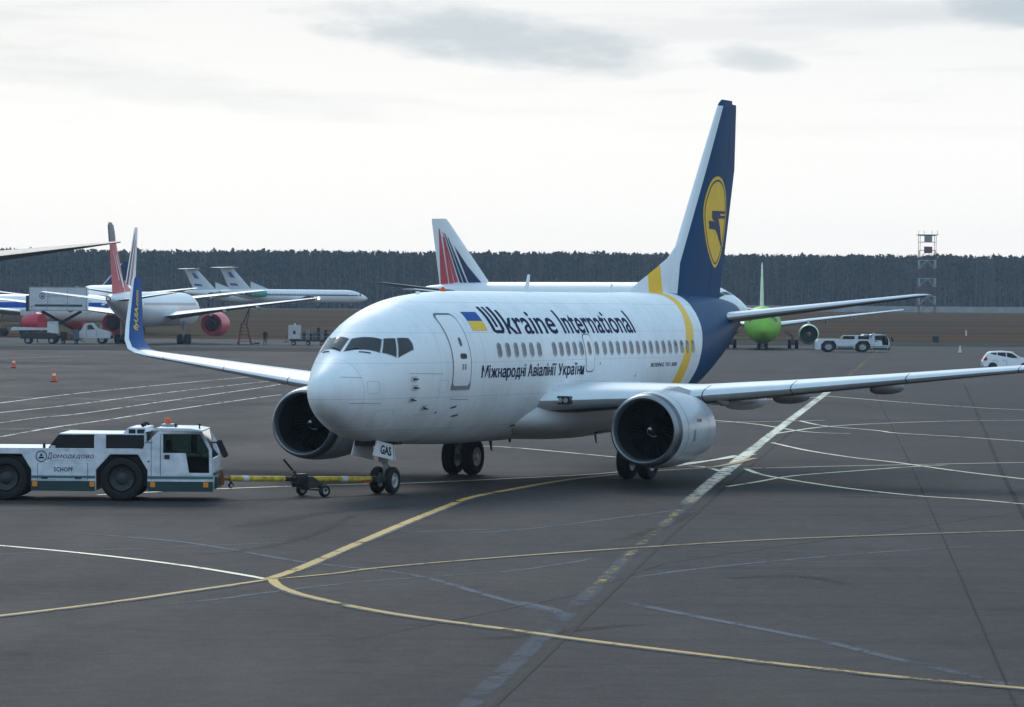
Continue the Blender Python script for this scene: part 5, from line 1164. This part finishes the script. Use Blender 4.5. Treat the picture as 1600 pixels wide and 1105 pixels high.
def skin_body(name, mt, joints, edges, parent):
    me = bpy.data.meshes.new(name); me.from_pydata([j[:3] for j in joints], edges, []); me.materials.append(mt)
    o = link(name, me, parent); md = o.modifiers.new('skin', 'SKIN'); sv = me.skin_vertices
    if not sv: me.attributes  # layer is created with the modifier's first use below
    if len(me.skin_vertices) == 0:
        bm = bmesh.new(); bm.from_mesh(me); bm.verts.layers.skin.verify(); bm.to_mesh(me); bm.free()
    for v, j in zip(me.skin_vertices[0].data, joints): v.radius = (j[3], j[4] if len(j) > 4 else j[3])
    me.skin_vertices[0].data[0].use_root = True
    o.modifiers.new('sub', 'SUBSURF').levels = 2; o.modifiers['sub'].render_levels = 2
    return o
PE = empty('person', 'person in dark work clothes standing alone on the road by the ladder stand', 'person', at(414.5, 431), math.radians(20))
J = [(0, 0, .95, .15, .11), (0, 0, 1.15, .14, .10), (0, 0, 1.38, .17, .11), (0, 0, 1.50, .07), (0, 0, 1.60, .06), (0, -.01, 1.72, .10, .11),
     (.19, 0, 1.43, .07), (.26, .0, 1.17, .05), (.25, -.06, .92, .04), (.25, -.08, .82, .045), (-.19, 0, 1.43, .07), (-.26, .0, 1.17, .05), (-.23, -.10, .94, .04), (-.22, -.13, .84, .045),
     (.10, 0, .88, .09), (.12, -.01, .50, .065), (.13, .02, .09, .045), (.14, -.12, .04, .045), (-.10, 0, .88, .09), (-.12, -.01, .50, .065), (-.14, .02, .09, .045), (-.16, -.12, .04, .045)]
E_ = [(0, 1), (1, 2), (2, 3), (3, 4), (4, 5), (2, 6), (6, 7), (7, 8), (8, 9), (2, 10), (10, 11), (11, 12), (12, 13), (0, 14), (14, 15), (15, 16), (16, 17), (0, 18), (18, 19), (19, 20), (20, 21)]
skin_body('body', M['jacket'], J, E_, PE)
b = MB(); b.lathe([(1.62, .07), (1.66, .085), (1.72, .09), (1.78, .085)], (0, -.03, 0), 'z', 12, ys=.95); b.build('face', M['skin'], PE, 60)
b = MB(); b.lathe([(1.74, .118), (1.80, .112), (1.86, .07), (1.88, .01)], (0, 0, 0), 'z', 12); b.build('cap', M['rust'], PE, 60)

# white hatchback at the right edge
CR = empty('hatchback', 'white hatchback car with red tail lamp, half hidden by the wing', 'car', at(1535, 284), 0.0)
prof = [(.05, .35), (0, .55), (.03, .85), (.10, .98), (.42, 1.42), (.62, 1.50), (1.5, 1.54), (2.3, 1.47), (2.95, 1.05), (3.7, .92), (3.95, .78), (4.02, .5), (3.98, .32)]
rings = []
for y, k in ((-.84, .93), (-.82, .98), (-.6, 1), (0, 1.01), (.6, 1), (.82, .98), (.84, .93)):
    rings.append([(x if z < .9 else 2 + (x - 2) * (1 - abs(y) * .03), y * (1 if z < .95 else .86 - .0), .32 + (z - .32) * k) for x, z in prof])
b = MB(); b.loft(rings); cbo = b.build('body', M['carwhite'], CR, 30)
for side in (-1, 1):
    def cw(poly, name, mt, off=.012):
        q = MB(); q.add([(x, side * ((.84 - .115 * max(0, min(1, (z - .88) / .1))) + off - .0), z) for x, z in poly], [tuple(range(len(poly)))]); return q.build(name, mt, cbo, 0, recalc=False)
    for poly in ([(.50, 1.02), (.60, 1.38), (1.02, 1.41), (1.02, 1.0)], [(1.10, 1.0), (1.10, 1.42), (1.72, 1.43), (1.76, .99)], [(1.84, .99), (1.80, 1.42), (2.18, 1.37), (2.72, 1.02)]): cw(poly, 'side_window', M['cabglass'])
    for x in (1.06, 1.8): 
        q = MB(); q.box(x - .008, x + .008, side * .842 - .004, side * .842 + .004, .4, .92); q.build('door_seam', M['seam'], cbo, 0)
        q = MB(); q.box(x - .32, x - .16, side * .85 - .012, side * .85 + .012, .82, .86); q.build('door_handle', M['grey'], cbo, 0)
    q = MB(); q.prism([(-.03, .82), (.02, .80), (.30, .84), (.30, 1.0), (.22, 1.12), (.09, 1.0)], side * .70, side * .865); q.build('tail_lamp', M['tail'], cbo, 0, .015)
    q = MB(); q.prism([(3.55, .72), (3.5, .88), (3.75, .86), (3.97, .74), (3.96, .68)], side * .6, side * .83); q.build('headlamp', M['lampw'], cbo, 0, .015)
    q = MB(); q.box(2.55, 2.72, side * .86, side * 1.0, .98, 1.10); q.build('wing_mirror', M['carwhite'], cbo, 0, .03)
    for x in (.72, 3.18):
        q = MB(); q.lathe([(-.01, .36), (.012, .36)], (x, side * .84, .31), 'y', 20, cap=(True, True)); q.build('wheel_arch', M['black'], cbo)
        wheel(CR, (x, side * .77, .30), .30, .19, 'wheel', 'y', 20)
q = MB(); q.add([(.135, -.62, 1.02), (.135, .62, 1.02), (.44, .56, 1.41), (.44, -.56, 1.41)], [(0, 1, 2, 3)]); q.build('rear_window', M['cabglass'], cbo, 0, recalc=False)
for v in cbo.data.vertices: pass
q = MB(); q.add([(2.36, -.66, 1.45), (2.36, .66, 1.45), (2.96, .72, 1.065), (2.96, -.72, 1.065)], [(0, 1, 2, 3)]); q.build('windscreen', M['cabglass'], cbo, 0, recalc=False)

# traffic cones
def cone(u, v, label):
    p = gp(u, v); T = empty('traffic_cone', label, 'traffic cone', p, 0, 'cones on the apron')
    b = MB(); b.box(-.24, .24, -.24, .24, 0, .05); b.build('base', M['black'], T, 0, .02)
    b = MB(); b.lathe([(.05, .19), (.38, .12), (.55, .088), (.80, .035), (.82, .0)], (0, 0, 0), 'z', 16); co = b.build('body', M['cone'], T, 60)
    b = MB(); b.lathe([(.40, .121), (.55, .092)], (0, 0, 0), 'z', 16); b.build('band', M['lampw'], co, 60)
    T.scale = (.95,) * 3
cone(84.5, 597, 'orange cone standing nearer and further right of the two at left')
cone(21.5, 575, 'orange cone standing further off, nearest the left edge of the photo')
# small white marker board and dark post by the grass
p = gp(1500, 552); T = empty('marker_board', 'small white triangular marker standing on the tarmac left of the hatchback', 'marker', p, 0, None, .62)
b = MB(); b.prism([(-.35, .02), (.35, .02), (.10, 1.35), (-.08, 1.35)], -.05, .05); b.build('board', M['offwhite'], T, 0, .01)
b = MB(); b.box(-.45, .45, -.25, .25, 0, .06); b.build('foot', M['dark'], T, 0, .01)
p = at(1462, 478); T = empty('equipment_cabinet', 'small dark cabinet on a post at the edge of the grass, right', 'cabinet', p)
b = MB(); b.box(-.42, .42, -.25, .25, .35, 1.25); b.build('box', M['dark'], T, 0, .03)
b = MB(); b.cyl((0, 0, 0), (0, 0, .4), .12, None, 8); b.build('post', M['dark'], T)
p = at(1510, 600); T = empty('marker_post', 'thin pale marker post out in the grass, far right', 'post', p)
b = MB(); b.box(-.12, .12, -.06, .06, 0, .9); b.build('post', M['offwhite'], T, 0); b = MB(); b.box(-.16, .16, -.08, .08, .9, 1.15); b.build('cap', M['red'], T, 0)

# red and white lattice mast
mp_ = at(1448, 900); MT = empty('lattice_mast', 'red and white lattice mast with two square panels near its top', 'mast', mp_)
H, w_ = 19.6, 1.95
lv = [0, 2.2, 4.4, 6.6, 8.8, 11.0, 13.2, 15.6, 17.6, 19.2]
for i in range(len(lv) - 1):
    mt = M['mast_red'] if i % 2 == 0 else M['mast_white']
    if i >= 7: mt = M['seam']
    b = MB(); z0, z1 = lv[i], lv[i + 1]; t = .11
    c4 = [(-w_, -w_), (w_, -w_), (w_, w_), (-w_, w_)]
    for x, y in c4: b.box(x - t / 2, x + t / 2, y - t / 2, y + t / 2, z0, z1)
    for (xa, ya), (xb, yb) in zip(c4, c4[1:] + c4[:1]):
        b.tube([(xa, ya, z1 - .1), (xb, yb, z1 - .1)], .055, 4)
        if i < 7: b.tube([(xa, ya, z0), ((xa + xb) / 2, (ya + yb) / 2, z1 - .1), (xb, yb, z0)], .05, 4)
    b.build('lattice_section', mt, MT, 0, recalc=False)
b = MB(); b.box(-w_ - .5, w_ + .5, -w_ - .3, w_ + .3, 19.2, 19.35); b.build('platform', M['grey'], MT, 0)
for x in (-2.3, -1.0, .9, 2.3):
    b = MB(); b.tube([(x, -2, 19.3), (x, -2, 20.3)], .07, 4); b.build('aerial', M['grey'], MT)
b = MB(); b.box(-.95, .95, -2.2, -2.0, 17.4, 19.0); b.build('panel', M['grey'], MT, 0, .04)
b = MB(); b.box(-1.0, 1.0, -2.2, -2.0, 14.8, 16.4); pn = b.build('panel', M['mast_red'], MT, 0, .04)
pn['label'] = 'dark red lower panel'

# pale perimeter wall before the wood
FW = empty('perimeter_wall', 'long low pale concrete perimeter wall in front of the wood', 'wall', at(1300, 1240))
b = MB()
for k in range(-25, 30):
    x = k * 6.0; b.box(x + .03, x + 5.85, -.08, .08, 0, 2.0)
tag(b.build('wall_panels', M['concrete'], FW, 0, recalc=False), kind='stuff')
b = MB()
for k in range(-25, 31): b.box(k * 6.0 - .14, k * 6.0 + .02, -.16, .16, 0, 2.2)
tag(b.build('wall_posts', M['concrete'], FW, 0, recalc=False), kind='stuff')

# ================================================================== the wood along the horizon
def leaf_mat(name, col):
    mt, t, bs = new_mat(name); g = nd(t, 'ShaderNodeNewGeometry'); n = nd(t, 'ShaderNodeTexNoise'); n.inputs['Scale'].default_value = .35; n.inputs['Detail'].default_value = 4
    t.links.new(g.outputs['Position'], n.inputs['Vector'])
    mx = math_node(t, 'ADD', math_node(t, 'MULTIPLY', n.outputs[0], .6), math_node(t, 'MULTIPLY', g.outputs['Random Per Island'], .4))
    t.links.new(ramp(t, mx, [(.25, tuple(c * .55 for c in col)), (.5, col), (.75, tuple(c * 1.5 for c in col))]), bs.inputs['Base Color'])
    bs.inputs['Roughness'].default_value = .9; bs.inputs['Specular IOR Level'].default_value = .1; return mt
M['needle'] = leaf_mat('conifer_foliage', (.030, .035, .030)); M['twig'] = leaf_mat('bare_twigs', (.10, .066, .052)); M['oliveleaf'] = leaf_mat('olive_foliage', (.045, .048, .034))
rnd = random.Random(11)
fw = MB()
def tri(c, s, mt):
    a = Vector((rnd.gauss(0, 1), rnd.gauss(0, 1), rnd.gauss(0, .6))).normalized(); d = a.orthogonal(); d.rotate(Matrix.Rotation(rnd.uniform(0, 6.28), 3, a)); e = a.cross(d)
    p = [c + d * s, c - d * s * .5 + e * s * .8, c - d * s * .6 - e * s * .7]
    o = len(fw.v); fw.v += [tuple(q) for q in p]; fw.f.append((o, o + 1, o + 2)); fw.m.append(mt)
def tree(x, y, h, kind):
    z0 = gz(y); lean = rnd.uniform(-.4, .4); r0 = rnd.uniform(.14, .26)
    o = len(fw.v); n = 4
    for zz_, rr_, dx in ((z0, r0, 0), (z0 + h * .6, r0 * .6, lean * .5), (z0 + h * .97, .03, lean)):
        fw.v += [(x + dx + rr_ * math.cos(2 * PI * k / n), y + rr_ * math.sin(2 * PI * k / n), zz_) for k in range(n)]
    for i in range(2):
        for k in range(n): fw.f.append((o + i * n + k, o + i * n + (k + 1) % n, o + (i + 1) * n + (k + 1) % n, o + (i + 1) * n + k)); fw.m.append(0)
    if kind == 0:                            # spruce: whorls narrowing to the tip
        for k in range(66):
            t = rnd.random() ** .8; zc_ = z0 + h * (.18 + .82 * t); R = (1 - t) * 2.1 + .15; a = rnd.uniform(0, 6.28); q = R * rnd.uniform(.3, 1)
            tri(Vector((x + lean * t + q * math.cos(a), y + q * math.sin(a), zc_ - q * .25)), rnd.uniform(.4, .8) * (1.1 - .6 * t), 1)
    elif kind == 1:                          # pine: bare stem, ragged crown in the top third
        for k in range(46):
            t = rnd.random(); zc_ = z0 + h * (.58 + .42 * t); R = 1.9 * math.sin(PI * min(1, .25 + .75 * t)) + .3; a = rnd.uniform(0, 6.28); q = R * rnd.uniform(.2, 1)
            tri(Vector((x + lean + q * math.cos(a), y + q * math.sin(a), zc_)), rnd.uniform(.4, .8), 1 if rnd.random() < .7 else 3)
        for k in range(5): tri(Vector((x + rnd.uniform(-1, 1), y, z0 + h * rnd.uniform(.3, .58))), .5, 2)
    else:                                    # bare birch or aspen: fine twigs
        for k in range(40):
            t = rnd.random(); zc_ = z0 + h * (.30 + .68 * t); R = 1.7 * (1 - abs(t - .4)); a = rnd.uniform(0, 6.28); q = R * rnd.uniform(.1, 1)
            c = Vector((x + q * math.cos(a), y + q * math.sin(a), zc_)); up = Vector((math.cos(a) * .5, math.sin(a) * .3, 1)) * rnd.uniform(.8, 1.7); w = Vector((.09, 0, 0))
            o2 = len(fw.v); fw.v += [tuple(c - w), tuple(c + w), tuple(c + up)]; fw.f.append((o2, o2 + 1, o2 + 2)); fw.m.append(2)
nsd = lambda x: .5 + .5 * math.sin(x * .041 + 1) * math.sin(x * .017 + .4)
for row in range(17):
    y0 = 1262 + row * 5.5; x = -215 - row + rnd.uniform(0, 2)
    while x < 235 + row:
        h = rnd.gauss(18.9, .38) + .5 * nsd(x) + row * .05; k = rnd.random(); cl = nsd(x * 1.7 + 40)
        tree(x, y0 + rnd.uniform(-2.5, 2.5), max(15, h) * (1.0 if k < .75 else .93), 0 if k < .14 + .22 * cl else (1 if k < .60 else 2))
        if row > 2:                          # undergrowth and saplings between the stems
            for q in range(5): tri(Vector((x + rnd.uniform(-1.5, 1.5), y0 + rnd.uniform(-2, 2), gz(y0) + abs(rnd.gauss(0, 3.2)))), rnd.uniform(.7, 1.5), 2 if rnd.random() < .6 else 3)
        x += rnd.uniform(1.1, 2.4)
tag(fw.build('forest', [M['trunk'], M['needle'], M['twig'], M['oliveleaf']], None, 0, recalc=False), 'dark mixed wood of conifers and bare trees along the horizon', 'wood', None, 'stuff')

# ------------------------------------------------------------------ haze
HZ = MB(); HZ.box(-420, 420, -30, 1420, -1.2, 34)
hm, t, bs = new_mat('haze'); t.nodes.remove(bs)
pv = nd(t, 'ShaderNodeVolumePrincipled'); pv.inputs['Color'].default_value = (.62, .80, 1, 1); pv.inputs['Density'].default_value = .00012; pv.inputs['Anisotropy'].default_value = .2
t.links.new(pv.outputs[0], [n for n in t.nodes if n.type == 'OUTPUT_MATERIAL'][0].inputs['Volume'])
tag(HZ.build('haze', hm, None, 0), kind='stuff')
